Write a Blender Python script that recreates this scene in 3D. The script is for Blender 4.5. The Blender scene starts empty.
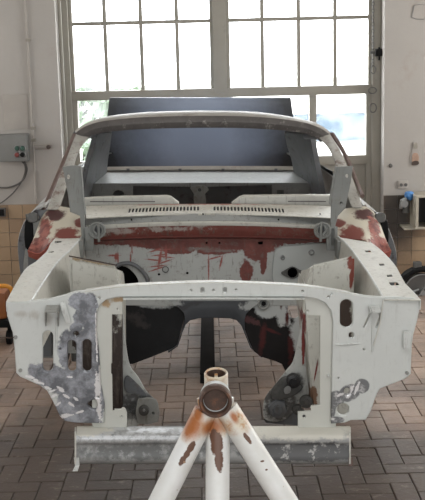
import bpy, bmesh, math, random
from mathutils import Vector, Matrix, Euler
from mathutils.geometry import tessellate_polygon
random.seed(7)
S = bpy.context.scene
C = S.collection
# ------------------------------------------------------------------ camera
F = 1050.0; CX, CY = 212.5, 250.0
CAM_H = 1.85
cam_d = bpy.data.cameras.new('camera'); cam = bpy.data.objects.new('camera', cam_d); C.objects.link(cam)
cam_d.sensor_fit = 'HORIZONTAL'; cam_d.sensor_width = 36.0; cam_d.lens = 36.0 * F / 425.0
cam_d.clip_start = 0.05; cam_d.clip_end = 300
CAM_M = Matrix.Translation((0, 0, CAM_H)) @ Matrix.Rotation(math.radians(90 - 11.05), 4, 'X') @ Matrix.Rotation(math.radians(-1.4), 4, 'Z')
cam.matrix_world = CAM_M
S.camera = cam
# ------------------------------------------------------------------ view, world, lights
S.view_settings.view_transform = 'Standard'; S.view_settings.look = 'None'
S.view_settings.gamma = 1.0; S.view_settings.exposure = 0.06; S.view_settings.use_curve_mapping = False
world = bpy.data.worlds.new('overcast_sky'); S.world = world; world.use_nodes = True
wn = world.node_tree.nodes
wn['Background'].inputs['Color'].default_value = (0.93, 0.97, 1.0, 1)
wn['Background'].inputs['Strength'].default_value = 11.0
def area(name, loc, rot, sx, sy, energy, col=(1, 1, 1)):
    d = bpy.data.lights.new(name, 'AREA'); d.shape = 'RECTANGLE'; d.size = sx; d.size_y = sy; d.energy = energy; d.color = col
    o = bpy.data.objects.new(name, d); C.objects.link(o); o.location = loc; o.rotation_euler = rot
    return o
# unseen area fills added to light the room: camera side, overhead, both sides
area('camera_side_fill', (0.5, -2.6, 1.55), (math.radians(90), 0, 0), 6.5, 2.5, 158, (0.97, 0.99, 1.0))
area('overhead_fill', (0.3, 0.6, 4.45), (0, 0, 0), 5.0, 3.0, 110, (0.98, 0.99, 1.0))
area('side_fill_right', (4.4, 6.4, 1.9), (0, math.radians(90), 0), 2.2, 3.2, 165, (1, 0.98, 0.95))
area('side_fill_left', (-4.4, 6.6, 1.9), (0, math.radians(-90), 0), 2.2, 2.8, 80, (1, 0.98, 0.95))

# ------------------------------------------------------------------ pixel to place
def ray(px, py):
    d = CAM_M.to_3x3() @ Vector(((px - CX) / F, -(py - CY) / F, -1.0))
    return Vector((0, 0, CAM_H)), d
CAR_M = Matrix.Translation((-0.012, 3.6, 0)) @ Matrix.Rotation(math.radians(1.06), 4, 'Z') @ Matrix.Rotation(math.radians(1.4), 4, 'Y')
CAR_I = CAR_M.inverted()
def hit(o, d, po, n):
    return o + d * ((Vector(po) - o).dot(n) / d.dot(n))
def P(px, py, y):                       # car frame, plane y = const
    o, d = ray(px, py); return hit(CAR_I @ o, CAR_I.to_3x3() @ d, (0, y, 0), Vector((0, 1, 0)))
def PP(px, py, po, n):                  # car frame, any plane
    o, d = ray(px, py); return hit(CAR_I @ o, CAR_I.to_3x3() @ d, po, Vector(n))
def W(px, py, y):                       # world, plane y = const
    o, d = ray(px, py); return hit(o, d, (0, y, 0), Vector((0, 1, 0)))
def to_px(p):
    q = CAM_M.inverted() @ Vector(p); return (CX - q.x / q.z * F, CY + q.y / q.z * F)

# ------------------------------------------------------------------ mesh helpers
def link(o, parent=None):
    C.objects.link(o)
    if parent: o.parent = parent
    return o
def tag(o, label=None, cat=None, group=None, kind=None):
    if label: o['label'] = label
    if cat: o['category'] = cat
    if group: o['group'] = group
    if kind: o['kind'] = kind
    return o
def empty(name, loc=(0, 0, 0), m=None):
    o = bpy.data.objects.new(name, None); o.empty_display_size = 0.1; C.objects.link(o)
    if m is not None: o.matrix_world = m
    else: o.location = loc
    return o
def obj(name, bm, mat, parent=None, smooth=30):
    if id(bm) in PL: smooth = 0; PL.discard(id(bm))
    bmesh.ops.recalc_face_normals(bm, faces=bm.faces[:])
    me = bpy.data.meshes.new(name); bm.to_mesh(me); bm.free()
    me.materials.append(mat)
    if smooth:
        me.shade_smooth(); me.set_sharp_from_angle(angle=math.radians(smooth))
    return link(bpy.data.objects.new(name, me), parent)
def box(bm, lo, hi, bev=0.0):
    lo, hi = Vector(lo), Vector(hi)
    r = bmesh.ops.create_cube(bm, size=1.0)
    for v in r['verts']: v.co = Vector([(lo[i] + hi[i]) / 2 + v.co[i] * (hi[i] - lo[i]) for i in range(3)])
    if bev:
        es = list({e for v in r['verts'] for e in v.link_edges})
        bmesh.ops.bevel(bm, geom=es, offset=bev, segments=2, profile=0.7, affect='EDGES')
    return bm
def boxes(*bs, bev=0.0):
    bm = bmesh.new()
    for lo, hi in bs: box(bm, lo, hi, bev)
    return bm
def tube(bm, pts, r, segs=12, cyc=False, caps=True):
    pts = [Vector(p) for p in pts]; n = len(pts)
    rs = r if isinstance(r, (list, tuple)) else [r] * n
    rings = []; up = None
    for i, p in enumerate(pts):
        a = pts[i - 1] if (i or cyc) else p; b = pts[(i + 1) % n] if (i < n - 1 or cyc) else p
        t = (b - a).normalized()
        if up is None:
            up = t.orthogonal().normalized()
        up = (up - t * up.dot(t)).normalized(); s = t.cross(up)
        rings.append([bm.verts.new(p + (up * math.cos(2 * math.pi * k / segs) + s * math.sin(2 * math.pi * k / segs)) * rs[i]) for k in range(segs)])
    for i in range(n if cyc else n - 1):
        A, B = rings[i], rings[(i + 1) % n]
        for k in range(segs): bm.faces.new((A[k], A[(k + 1) % segs], B[(k + 1) % segs], B[k]))
    if caps and not cyc: bm.faces.new(rings[0]); bm.faces.new(rings[-1])
    return bm
def pipe(bm, a, b, ro, ri, segs=24, depth=None):   # hollow pipe; open bore at a
    a, b = Vector(a), Vector(b); t = (b - a).normalized(); u = t.orthogonal().normalized(); s = t.cross(u)
    L = (b - a).length; dp = L if depth is None else depth
    prof = [(dp, 0), (dp, ri), (0.004, ri), (0, ri + 0.003), (0, ro - 0.003), (0.004, ro), (L, ro), (L, 0)]
    rings = []
    for z, r in prof:
        if r == 0: rings.append([bm.verts.new(a + t * z)])
        else: rings.append([bm.verts.new(a + t * z + (u * math.cos(2 * math.pi * k / segs) + s * math.sin(2 * math.pi * k / segs)) * r) for k in range(segs)])
    for A, B in zip(rings, rings[1:]):
        for k in range(segs):
            k2 = (k + 1) % segs
            if len(A) == 1: bm.faces.new((A[0], B[k], B[k2]))
            elif len(B) == 1: bm.faces.new((A[k], A[k2], B[0]))
            else: bm.faces.new((A[k], A[k2], B[k2], B[k]))
    return bm
def catmull(pts, sub):
    if sub <= 1: return [Vector(p) for p in pts]
    p = [Vector(q) for q in pts]; out = []
    for i in range(len(p) - 1):
        p0 = p[max(i - 1, 0)]; p1 = p[i]; p2 = p[i + 1]; p3 = p[min(i + 2, len(p) - 1)]
        for k in range(sub):
            t = k / sub
            out.append(0.5 * ((2 * p1) + (p2 - p0) * t + (2 * p0 - 5 * p1 + 4 * p2 - p3) * t * t + (3 * p1 - p0 - 3 * p2 + p3) * t ** 3))
    out.append(p[-1]); return out
def sheet(rows, th=0.004, sub=(1, 1), bm=None):      # lofted sheet of rows of points, with thickness
    bm = bm or bmesh.new()
    rows = [catmull(r, sub[0]) for r in rows]
    cols = [catmull([r[j] for r in rows], sub[1]) for j in range(len(rows[0]))]
    g = [[bm.verts.new(c[i]) for c in cols] for i in range(len(cols[0]))]
    fs = [bm.faces.new((g[i][j], g[i][j + 1], g[i + 1][j + 1], g[i + 1][j])) for i in range(len(g) - 1) for j in range(len(g[0]) - 1)]
    if th:
        bmesh.ops.recalc_face_normals(bm, faces=fs)
        bmesh.ops.solidify(bm, geom=fs, thickness=th)
    return bm
PL = set()
def plate(pts2, holes2, po, n, th=0.004, bev=0.0, us=None):
    """flat pressed panel with cut holes. pts are 3D points on plane (po, n)."""
    n = Vector(n).normalized(); u = Vector((1, 0, 0)); u = (u - n * u.dot(n)).normalized(); v = n.cross(u)
    po = Vector(po)
    cu = bpy.data.curves.new('tmp', 'CURVE'); cu.dimensions = '2D'; cu.fill_mode = 'BOTH'
    cu.extrude = max(th / 2 - bev, 0.0004); cu.bevel_depth = bev; cu.bevel_resolution = 1 if bev else 0; cu.offset = -bev
    for poly in [pts2] + list(holes2):
        sp = cu.splines.new('POLY'); sp.points.add(len(poly) - 1); sp.use_cyclic_u = True
        for q, p in zip(sp.points, poly):
            d = Vector(p) - po; q.co = (d.dot(u), d.dot(v), 0, 1)
    o = bpy.data.objects.new('tmp', cu); C.objects.link(o)
    dg = bpy.context.evaluated_depsgraph_get(); dg.update()
    me = bpy.data.meshes.new_from_object(o.evaluated_get(dg))
    bm = bmesh.new(); bm.from_mesh(me)
    bmesh.ops.remove_doubles(bm, verts=bm.verts[:], dist=0.00005)
    for vt in bm.verts: vt.co = po + u * vt.co.x + v * vt.co.y + n * (vt.co.z - th / 2)
    bpy.data.objects.remove(o); bpy.data.curves.remove(cu); bpy.data.meshes.remove(me)
    PL.add(id(bm)); return bm
def pxplate(poly, holes, y, th=0.004, bev=0.0, n=(0, -1, 0), x0=212):
    po = P(x0, 380, y) if n == (0, -1, 0) else y
    f = (lambda p: PP(p[0], p[1], po, n))
    return plate([f(p) for p in poly], [[f(p) for p in h] for h in holes], po, n, th, bev)
def cap(x0, y0, x1, y1, k=6):            # rounded slot in pixels
    r = min(x1 - x0, y1 - y0) / 2; o = []
    cs = [(x1 - r, y0 + r, -90), (x1 - r, y1 - r, 0), (x0 + r, y1 - r, 90), (x0 + r, y0 + r, 180)]
    for cx, cy, a in cs:
        for i in range(k + 1):
            t = math.radians(a + 90 * i / k); o.append((cx + r * math.cos(t), cy + r * math.sin(t)))
    res = []
    for p in o:
        if not res or (abs(p[0] - res[-1][0]) + abs(p[1] - res[-1][1])) > 0.05: res.append(p)
    if (abs(res[0][0] - res[-1][0]) + abs(res[0][1] - res[-1][1])) < 0.05: res.pop()
    return res
def circ(cx, cy, r, ry=None, k=14):
    ry = ry or r
    return [(cx + r * math.cos(2 * math.pi * i / k), cy + ry * math.sin(2 * math.pi * i / k)) for i in range(k)]
def rect(x0, y0, x1, y1): return [(x0, y0), (x1, y0), (x1, y1), (x0, y1)]
def smooth_poly(pts, sub=4):
    n = len(pts); o = []
    for i in range(n):
        p0, p1, p2, p3 = [Vector((*pts[(i + k) % n], 0)) for k in (-1, 0, 1, 2)]
        for k in range(sub):
            t = k / sub
            q = 0.5 * ((2 * p1) + (p2 - p0) * t + (2 * p0 - 5 * p1 + 4 * p2 - p3) * t * t + (3 * p1 - p0 - 3 * p2 + p3) * t ** 3)
            o.append((q.x, q.y))
    return o

# ------------------------------------------------------------------ materials
def srgb(r, g, b):
    f = lambda c: (c / 255 / 12.92) if c / 255 <= 0.04045 else ((c / 255 + 0.055) / 1.055) ** 2.4
    return (f(r), f(g), f(b), 1)
class NT:
    def __init__(s, name):
        s.m = bpy.data.materials.new(name); s.m.use_nodes = True; s.t = s.m.node_tree
        s.bsdf = s.t.nodes['Principled BSDF']; s.out = s.t.nodes['Material Output']
        s.co = s.t.nodes.new('ShaderNodeTexCoord').outputs['Object']
    def node(s, kind, **kw):
        n = s.t.nodes.new(kind)
        for k, v in kw.items(): setattr(n, k, v)
        return n
    def lk(s, a, b): s.t.links.new(a, b)
    def math(s, op, a, b=None, clamp=False):
        n = s.node('ShaderNodeMath', operation=op, use_clamp=clamp)
        for i, x in enumerate((a, b)):
            if x is None: continue
            if isinstance(x, (int, float)): n.inputs[i].default_value = x
            else: s.lk(x, n.inputs[i])
        return n.outputs[0]
    def noise(s, scale, detail=4, rough=0.55, stretch=None):
        n = s.node('ShaderNodeTexNoise'); n.inputs['Scale'].default_value = scale; n.inputs['Detail'].default_value = detail; n.inputs['Roughness'].default_value = rough
        if stretch:
            mp = s.node('ShaderNodeMapping'); mp.inputs['Scale'].default_value = stretch; s.lk(s.co, mp.inputs[0]); s.lk(mp.outputs[0], n.inputs['Vector'])
        else: s.lk(s.co, n.inputs['Vector'])
        return n.outputs['Fac']
    def step(s, x, lo, hi):
        n = s.node('ShaderNodeMapRange'); n.inputs['From Min'].default_value = lo; n.inputs['From Max'].default_value = hi; s.lk(x, n.inputs['Value']); return n.outputs[0]
    def mix(s, fac, a, b, color=True):
        n = s.node('ShaderNodeMix', data_type='RGBA' if color else 'FLOAT')
        ins = (n.inputs[0], n.inputs[6], n.inputs[7]) if color else (n.inputs[0], n.inputs[2], n.inputs[3])
        for i, x in zip(ins, (fac, a, b)):
            if isinstance(x, (int, float, tuple)): i.default_value = x
            else: s.lk(x, i)
        return n.outputs[2] if color else n.outputs[0]
    def ell(s, ells, wob=0.5, nscale=25, soft=0.12):
        """paint patch: union of ellipses (centre, radii, angle about y) with a ragged edge"""
        cur = None
        for c, r, a in ells:
            mp = s.node('ShaderNodeMapping', vector_type='TEXTURE')
            mp.inputs['Location'].default_value = c; mp.inputs['Rotation'].default_value = (0, a, 0); mp.inputs['Scale'].default_value = r
            s.lk(s.co, mp.inputs[0])
            ln = s.node('ShaderNodeVectorMath', operation='LENGTH'); s.lk(mp.outputs[0], ln.inputs[0])
            cur = ln.outputs['Value'] if cur is None else s.math('MINIMUM', cur, ln.outputs['Value'])
        nz = s.noise(nscale, 9, 0.72)
        v = s.math('ADD', cur, s.math('MULTIPLY', s.math('SUBTRACT', nz, 0.5), wob * 8))
        return s.step(v, 1 + soft, 1 - soft)
def pe(px, py, rx, ry, y, deg=0.0, ydepth=0.25):        # pixel ellipse -> car-frame ellipsoid
    c = P(px, py, y); s = F / (3.6 + y)
    return (tuple(c), (rx / s, ydepth, ry / s), math.radians(deg))
def paint(name, base, var=0.08, rough=0.5, metal=0.0, nscale=6, layers=(), bump=0.0, bscale=40, dirt=None, grunge=0.0):
    """base colour with gentle wear + layers [(mask spec, colour, metal, rough)]"""
    t = NT(name)
    col = srgb(*base)
    nz = t.noise(nscale, 6, 0.6)
    c = t.mix(t.step(nz, 0.3, 0.7), tuple([x * (1 - var) for x in col[:3]] + [1]), tuple([min(1, x * (1 + var)) for x in col[:3]] + [1]))
    if dirt:
        dc, lo, hi, sc = dirt
        c = t.mix(t.step(t.noise(sc, 7, 0.7), lo, hi), c, srgb(*dc))
    r = rough; mt = metal
    for ells, lc, lm, lr, kw in layers:
        kw = dict(kw); tex = kw.pop('tex', None)
        mk = t.ell(ells, **kw)
        lcol = srgb(*lc)
        if tex:
            lcol = t.mix(t.step(t.noise(tex[1], 6, 0.7), tex[2], tex[3]), lcol, srgb(*tex[0]))
        c = t.mix(mk, c, lcol)
        r = t.mix(mk, r, lr, False); mt = t.mix(mk, mt, lm, False)
    if grunge:
        g1 = t.math('MULTIPLY', t.step(t.noise(26, 9, .75), .54, .66), grunge)
        c = t.mix(g1, c, srgb(104, 96, 86))
        g2 = t.math('MULTIPLY', t.step(t.noise(70, 4, .6, (1, 1, .18)), .58, .68), grunge)
        c = t.mix(g2, c, srgb(92, 84, 76))
    for x, k in ((c, 'Base Color'), (r, 'Roughness'), (mt, 'Metallic')):
        if isinstance(x, (int, float, tuple)): t.bsdf.inputs[k].default_value = x
        else: t.lk(x, t.bsdf.inputs[k])
    if bump:
        b = t.node('ShaderNodeBump'); b.inputs['Strength'].default_value = bump; b.inputs['Distance'].default_value = 0.01
        t.lk(t.noise(bscale, 5, 0.6), b.inputs['Height']); t.lk(b.outputs[0], t.bsdf.inputs['Normal'])
    return t.m
def plain(name, rgb, rough=0.5, metal=0.0, var=0.06, **k): return paint(name, rgb, var, rough, metal, **k)

M = {}
CREAM = (196, 195, 184); WHITE = (194, 197, 194); GREY = (144, 145, 141); RED = (100, 50, 44); PINK = (150, 88, 78)
BARE = (112, 114, 118)
M['white'] = paint('primer_white', WHITE, 0.05, 0.45, grunge=.4, dirt=((170, 165, 150), 0.62, 0.8, 9))
M['cream'] = paint('primer_cream', (193, 192, 184), 0.06, 0.5, grunge=.32, dirt=((176, 160, 130), 0.62, 0.85, 11))
M['hinge'] = paint('hinge_grey', (122, 124, 121), 0.1, 0.5, grunge=.5)
M['grey'] = paint('primer_grey', GREY, 0.08, 0.5, grunge=.5, dirt=((120, 118, 112), 0.62, 0.85, 14))
M['darkgrey'] = paint('primer_slate', (96, 99, 102), 0.2, 0.5, nscale=7, grunge=.5, dirt=((52, 48, 50), 0.56, 0.66, 9))
M['slate'] = paint('slate_blue_paint', (92, 108, 138), 0.16, 0.42, nscale=3, dirt=((58, 62, 72), 0.5, 0.75, 4))
M['black'] = paint('undercoat_black', (26, 26, 28), 0.2, 0.35, dirt=((60, 56, 54), 0.6, 0.85, 14), bump=0.15)
M['brown'] = paint('rusty_brown', (62, 50, 44), 0.2, 0.6, dirt=((98, 66, 50), 0.55, 0.8, 25))
M['red'] = paint('red_primer', RED, 0.12, 0.6)
M['bare'] = paint('bare_steel', BARE, 0.15, 0.34, 0.75, nscale=30, dirt=((205, 205, 205), 0.6, 0.75, 45))
M['steel'] = paint('zinc_steel', (150, 152, 152), 0.1, 0.35, 0.7, nscale=30)
M['darkhole'] = paint('dark_rubber', (20, 20, 21), 0.15, 0.7)
M['tarnish'] = paint('tarnished_casting', (88, 88, 86), 0.25, 0.45, 0.5, nscale=40)
M['roofpaint'] = paint('scuffed_roof_primer', (160, 156, 150), 0.08, 0.5, nscale=9, dirt=((128, 120, 112), 0.55, 0.75, 7))
M['header'] = paint('scuffed_header', (88, 84, 82), 0.2, 0.45, 0.15, nscale=20, dirt=((150, 146, 142), 0.57, 0.7, 30))
M['pillar'] = paint('worn_pillar', (166, 164, 158), 0.1, 0.5, nscale=10, grunge=.6, dirt=((112, 92, 82), 0.54, 0.68, 16))
M['drip'] = paint('drip_rail_brown', (104, 86, 80), 0.2, 0.5, nscale=30, dirt=((150, 140, 132), 0.6, 0.8, 30))

# =================================================================== THE ROOM
WALL_Y = 8.2
def wallmat(name, base, warm=(150, 135, 120)):
    return paint(name, base, 0.05, 0.85, nscale=1.3, dirt=(warm, 0.6, 0.9, 2.2), bump=0.12, bscale=25)
M['wall'] = wallmat('limewash_wall', (166, 162, 157))
M['ceiling'] = wallmat('ceiling_plaster', (205, 202, 196))
M['joint'] = paint('paver_joint_sand', (58, 51, 46), 0.15, 0.9, nscale=20)
# pavers
def paver_mat(name, use_attr):
    t = NT(name)
    if use_attr:
        a = t.node('ShaderNodeAttribute'); a.attribute_name = 'tone'; rnd = a.outputs['Fac']
    else: rnd = t.node('ShaderNodeObjectInfo').outputs['Random']
    geo = t.node('ShaderNodeNewGeometry'); t.co = geo.outputs['Position']
    c = t.mix(rnd, srgb(140, 117, 102), srgb(164, 141, 124))
    c = t.mix(t.math('MULTIPLY', t.step(t.noise(1.6, 7, 0.65), 0.42, 0.62), 0.7), c, srgb(84, 76, 70))
    c = t.mix(t.math('MULTIPLY', t.step(t.noise(28, 6, 0.7), 0.52, 0.72), 0.45), c, srgb(88, 78, 70))
    c = t.mix(t.math('MULTIPLY', t.step(t.noise(7, 7, 0.75), 0.62, 0.7), 0.5), c, srgb(196, 184, 172))
    # car's shade and oily dirt painted dark around its front, scuffed pale in places
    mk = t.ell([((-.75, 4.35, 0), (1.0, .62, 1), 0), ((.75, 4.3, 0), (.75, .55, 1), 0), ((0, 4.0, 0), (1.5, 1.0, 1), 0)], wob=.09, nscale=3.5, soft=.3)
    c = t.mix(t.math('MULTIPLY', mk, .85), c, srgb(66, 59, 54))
    sc = t.math('MULTIPLY', t.step(t.noise(11, 9, .78, (1, 2.2, 1)), .56, .63), .42)
    c = t.mix(sc, c, srgb(158, 146, 136))
    t.lk(c, t.bsdf.inputs['Base Color']); t.bsdf.inputs['Roughness'].default_value = 0.5
    b = t.node('ShaderNodeBump'); b.inputs['Strength'].default_value = 0.25; b.inputs['Distance'].default_value = 0.01
    t.lk(t.noise(45, 5, 0.6), b.inputs['Height']); t.lk(b.outputs[0], t.bsdf.inputs['Normal'])
    return t.m
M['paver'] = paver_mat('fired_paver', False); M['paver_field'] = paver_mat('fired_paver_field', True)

floor = obj('floor', boxes(((-4.6, -3.2, -0.2), (4.6, 9.2, -0.012))), M['joint'], None, 0); tag(floor, kind='structure')
# herringbone pavers 10 x 20 cm
def paver_shape(bm, L=0.2, B=0.1, M_=None):
    g = 0.0014; t = 0.0035; a, b = L / 2 - g, B / 2 - g
    lo = [(-a, -b), (a, -b), (a, b), (-a, b)]
    v0 = [bm.verts.new((x, y, -0.02)) for x, y in lo]
    v1 = [bm.verts.new((x, y, -t)) for x, y in lo]
    v2 = [bm.verts.new((x - math.copysign(t, x), y - math.copysign(t, y), 0)) for x, y in lo]
    f = []
    for A, Bv in ((v0, v1), (v1, v2)):
        for k in range(4): f.append(bm.faces.new((A[k], A[(k + 1) % 4], Bv[(k + 1) % 4], Bv[k])))
    f.append(bm.faces.new(v2))
    if M_ is not None:
        for v in v0 + v1 + v2: v.co = M_ @ v.co
    return f
spots = []
s = 0.1
def herring():
    out = []
    for i in range(-70, 130):
        for j in range(-70, 130):
            d = (i - j) % 4
            if d == 0: out.append((i + 1.0, j + 0.5, 0))      # horizontal paver covers (i,j),(i+1,j)
            elif d == 3: out.append((i + 0.5, j + 1.0, 1))    # vertical paver covers (i,j),(i,j+1)
    return out
for (u, v, rot) in herring():
    x, y = u * s - 3.0 + 0.03, v * s - 1.0
    if -4.4 < x < 4.4 and -1.0 < y < 8.1: spots.append((x, y, rot))
def floor_seen(px, py):
    if not (-6 < px < 431 and 300 < py < 508): return False
    if 466 < py: return True
    if 80 < px < 346 and 428 < py: return False
    if py > 428: return True
    if 128 < px < 298 and 316 < py: return not (px < 176 and py < 352) and not (px > 252 and py < 360)
    if px < 17 or px > 410: return py > 310
    if px < 66: return py > 376 + (px - 16) * 0.95
    if px > 362: return py > 378 + (410 - px) * 1.0
    return False
vis = []; rest = []
for sp in spots:
    px, py = to_px((sp[0], sp[1], 0))
    (vis if floor_seen(px, py) else rest).append((sp, py))
vis.sort(key=lambda q: -q[1])
rest = [q[0] for q in vis[300:]] + [q[0] for q in rest]; vis = [q[0] for q in vis[:300]]
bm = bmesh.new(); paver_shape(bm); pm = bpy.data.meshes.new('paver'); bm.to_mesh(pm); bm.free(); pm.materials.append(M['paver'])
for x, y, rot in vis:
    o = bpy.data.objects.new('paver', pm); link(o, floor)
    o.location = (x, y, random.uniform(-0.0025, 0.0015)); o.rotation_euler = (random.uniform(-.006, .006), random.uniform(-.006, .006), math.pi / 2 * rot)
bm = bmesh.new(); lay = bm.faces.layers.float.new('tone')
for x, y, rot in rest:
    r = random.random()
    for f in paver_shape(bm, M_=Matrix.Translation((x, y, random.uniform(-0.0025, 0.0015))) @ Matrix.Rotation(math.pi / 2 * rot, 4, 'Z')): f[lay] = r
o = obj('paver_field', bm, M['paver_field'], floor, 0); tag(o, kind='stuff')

# rear wall with window opening; edges from the photograph
WX0 = W(58.5, 80, WALL_Y).x; WX1 = W(384, 100, WALL_Y).x; WTOP = 3.7
wb = boxes(((-4.6, WALL_Y, -0.15), (WX0, WALL_Y + 0.35, 4.6)), ((WX1, WALL_Y, -0.15), (4.6, WALL_Y + 0.35, 4.6)), ((WX0, WALL_Y, WTOP), (WX1, WALL_Y + 0.35, 4.6)), bev=0.006)
wall = obj('wall_rear', wb, M['wall']); tag(wall, kind='structure')
for nm, lo, hi, mt in (('wall_left', (-4.7, -3.2, -0.15), (-4.45, 8.5, 4.6), 'wall'), ('wall_right', (4.45, -3.2, -0.15), (4.7, 8.5, 4.6), 'wall'),
                       ('ceiling', (-4.7, -3.2, 4.6), (4.7, 8.55, 4.8), 'ceiling'), ('wall_front', (-4.7, -3.4, -0.15), (4.7, -3.2, 4.6), 'wall')):
    tag(obj(nm, boxes((lo, hi)), M[mt]), kind='structure')
# square tiles of the wainscot
TZ = W(30, 204, WALL_Y).z; TS = 0.112
def tile_mat():
    t = NT('glazed_tan_tile'); rnd = t.node('ShaderNodeObjectInfo').outputs['Random']
    geo = t.node('ShaderNodeNewGeometry'); t.co = geo.outputs['Position']
    c = t.mix(rnd, srgb(134, 112, 90), srgb(156, 133, 106))
    c = t.mix(t.math('MULTIPLY', t.step(t.noise(5, 6, 0.7), 0.55, 0.8), 0.5), c, srgb(120, 100, 80))
    # soot stain beside the window jamb
    mk = t.ell([((WX1 + 0.09, WALL_Y, TZ - 0.12), (0.16, 0.3, 0.36), 0)], wob=0.15, nscale=6, soft=0.5)
    c = t.mix(t.math('MULTIPLY', mk, 0.92), c, srgb(38, 34, 32))
    t.lk(c, t.bsdf.inputs['Base Color']); t.bsdf.inputs['Roughness'].default_value = 0.45
    return t.m
M['tile'] = tile_mat()
bm = box(bmesh.new(), (-TS / 2 + .002, -0.012, -TS / 2 + .002), (TS / 2 - .002, 0.01, TS / 2 - .002)); 
tm = bpy.data.meshes.new('tile'); bm.to_mesh(tm); bm.free(); tm.materials.append(M['tile'])
for side in (-1, 1):
    n = 9
    for r in range(int(TZ / TS) + 1):
        for c in range(n):
            z = TZ - TS * (r + 0.5)
            x = (WX0 - TS * (c + 0.5)) if side < 0 else (WX1 + TS * (c + 0.5))
            o = bpy.data.objects.new('tile', tm); link(o, wall); o.location = (x, WALL_Y, z)
            o.rotation_euler = (random.uniform(-.008, .008), 0, random.uniform(-.008, .008))

# window wall
M['frame'] = paint('window_frame_paint', (140, 136, 126), 0.07, 0.55, nscale=5, dirt=((116, 112, 104), 0.6, 0.8, 12))
def glass_mat():
    t = NT('milky_glass')  # translucent share puts a bright milky haze into the panes
    tr = t.node('ShaderNodeBsdfTransparent'); df = t.node('ShaderNodeBsdfTranslucent'); gl = t.node('ShaderNodeBsdfGlossy')
    df.inputs['Color'].default_value = (0.95, 0.97, 1, 1); gl.inputs['Roughness'].default_value = 0.1
    m1 = t.node('ShaderNodeMixShader'); m2 = t.node('ShaderNodeMixShader')
    t.lk(t.step(t.noise(6, 5, 0.6), 0.35, 4.5), m1.inputs[0]); t.lk(tr.outputs[0], m1.inputs[1]); t.lk(df.outputs[0], m1.inputs[2])
    m2.inputs[0].default_value = 0.05; t.lk(m1.outputs[0], m2.inputs[1]); t.lk(gl.outputs[0], m2.inputs[2])
    t.lk(m2.outputs[0], t.out.inputs['Surface']); return t.m
M['glass'] = glass_mat()
WY = WALL_Y + 0.2
win = empty('window_1', (0, 0, 0)); tag(win, kind='structure')
def wx(px, py=90): return W(px, py, WY).x
def wz(py, px=222): return W(px, py, WY).z
zt = wz(92.5); zb = wz(158)            # transom, bottom of lower panes
zlow = 0.0; zh = wz(20.5); z_top = WTOP
xs_out = (WX0 + 0.0, WX1 - 0.0)
xl, xr = wx(72), wx(371); xm0, xm1 = wx(213.5), wx(227.5)
def wbox(name, x0, x1, z0, z1, d=0.05, mat='frame', yoff=0.0, bev=0.006, par=None):
    return obj(name, boxes(((x0, WY - d / 2 + yoff, z0), (x1, WY + d / 2 + yoff, z1)), bev=bev), M[mat], par or win)
wbox('jamb', WX0, xl, zlow, z_top, 0.12); wbox('jamb', xr, WX1, zlow, z_top, 0.12)
wbox('head', WX0, WX1, z_top - 0.06, z_top, 0.12)
wbox('centre_mullion', (xm0 + xm1) / 2 - .05, (xm0 + xm1) / 2 + .05, zt, z_top - 0.06, 0.11)
tr_h = 0.036
wbox('transom', xl, xr, zt - tr_h, zt + tr_h, 0.10)
# upper sashes: four columns each side
zrow = [zt + tr_h, zh, zh + (zh - zt) * 0.93, z_top - 0.06]
for x0, x1 in ((xl, (xm0 + xm1) / 2 - .05), ((xm0 + xm1) / 2 + .05, xr)):
    wbox('sash_stile', x0, x0 + .03, zrow[0], zrow[-1], .05); wbox('sash_stile', x1 - .026, x1, zrow[0], zrow[-1], .05)
    n = 4; cw = (x1 - x0) / n
    for k in range(1, n): wbox('glazing_bar', x0 + cw * k - .015, x0 + cw * k + .015, zrow[0], zrow[-1], .04, bev=.004)
    for z in zrow[1:-1]: wbox('glazing_bar', x0 + .018, x1 - .018, z - .015, z + .015, .038, bev=.004)
    for k in range(n):
        for z0, z1 in zip(zrow, zrow[1:]):
            wbox('pane', x0 + cw * k + .008, x0 + cw * (k + 1) - .008, z0 + .006, z1 - .006, .004, 'glass', bev=0)
# lower gate leaves with glass above and sheet panels below
xg = [xl, wx(130), (xm0 + xm1) / 2 - .04, (xm0 + xm1) / 2 + .04, wx(312.5), xr]
wbox('gate_stile', xm0 - .0, xm1 + .0, zlow, zt - tr_h, .09)
for a, b in ((xl, xm0), (xm1, xr)):
    pass
st = 0.028
for x in (xl + st / 2, wx(130), xm0 - st / 2, xm1 + st / 2, wx(312.5), xr - st / 2):
    wbox('gate_stile', x - st, x + st, zlow, zt - tr_h, .07)
wbox('gate_rail', xl, xr, zb - .07, zb, .075); wbox('gate_rail', xl, xr, zlow + .02, zlow + .16, .075)
gx = [xl + st * 1.5, wx(130), xm0 - st, None, xm1 + st, wx(312.5), xr - st * 1.5]
for a, b in ((0, 1), (1, 2), (4, 5), (5, 6)):
    wbox('pane', gx[a], gx[b], zb - .01, zt - tr_h + .01, .004, 'glass', bev=0)
    wbox('gate_panel', gx[a], gx[b], zlow + .1, zb - .03, .02)
# bright plaster edge and pipe in the left reveal
wbox('reveal_pipe', WX0 + .012, WX0 + .036, zlow, z_top, .024, yoff=-.12, bev=.01)

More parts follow.
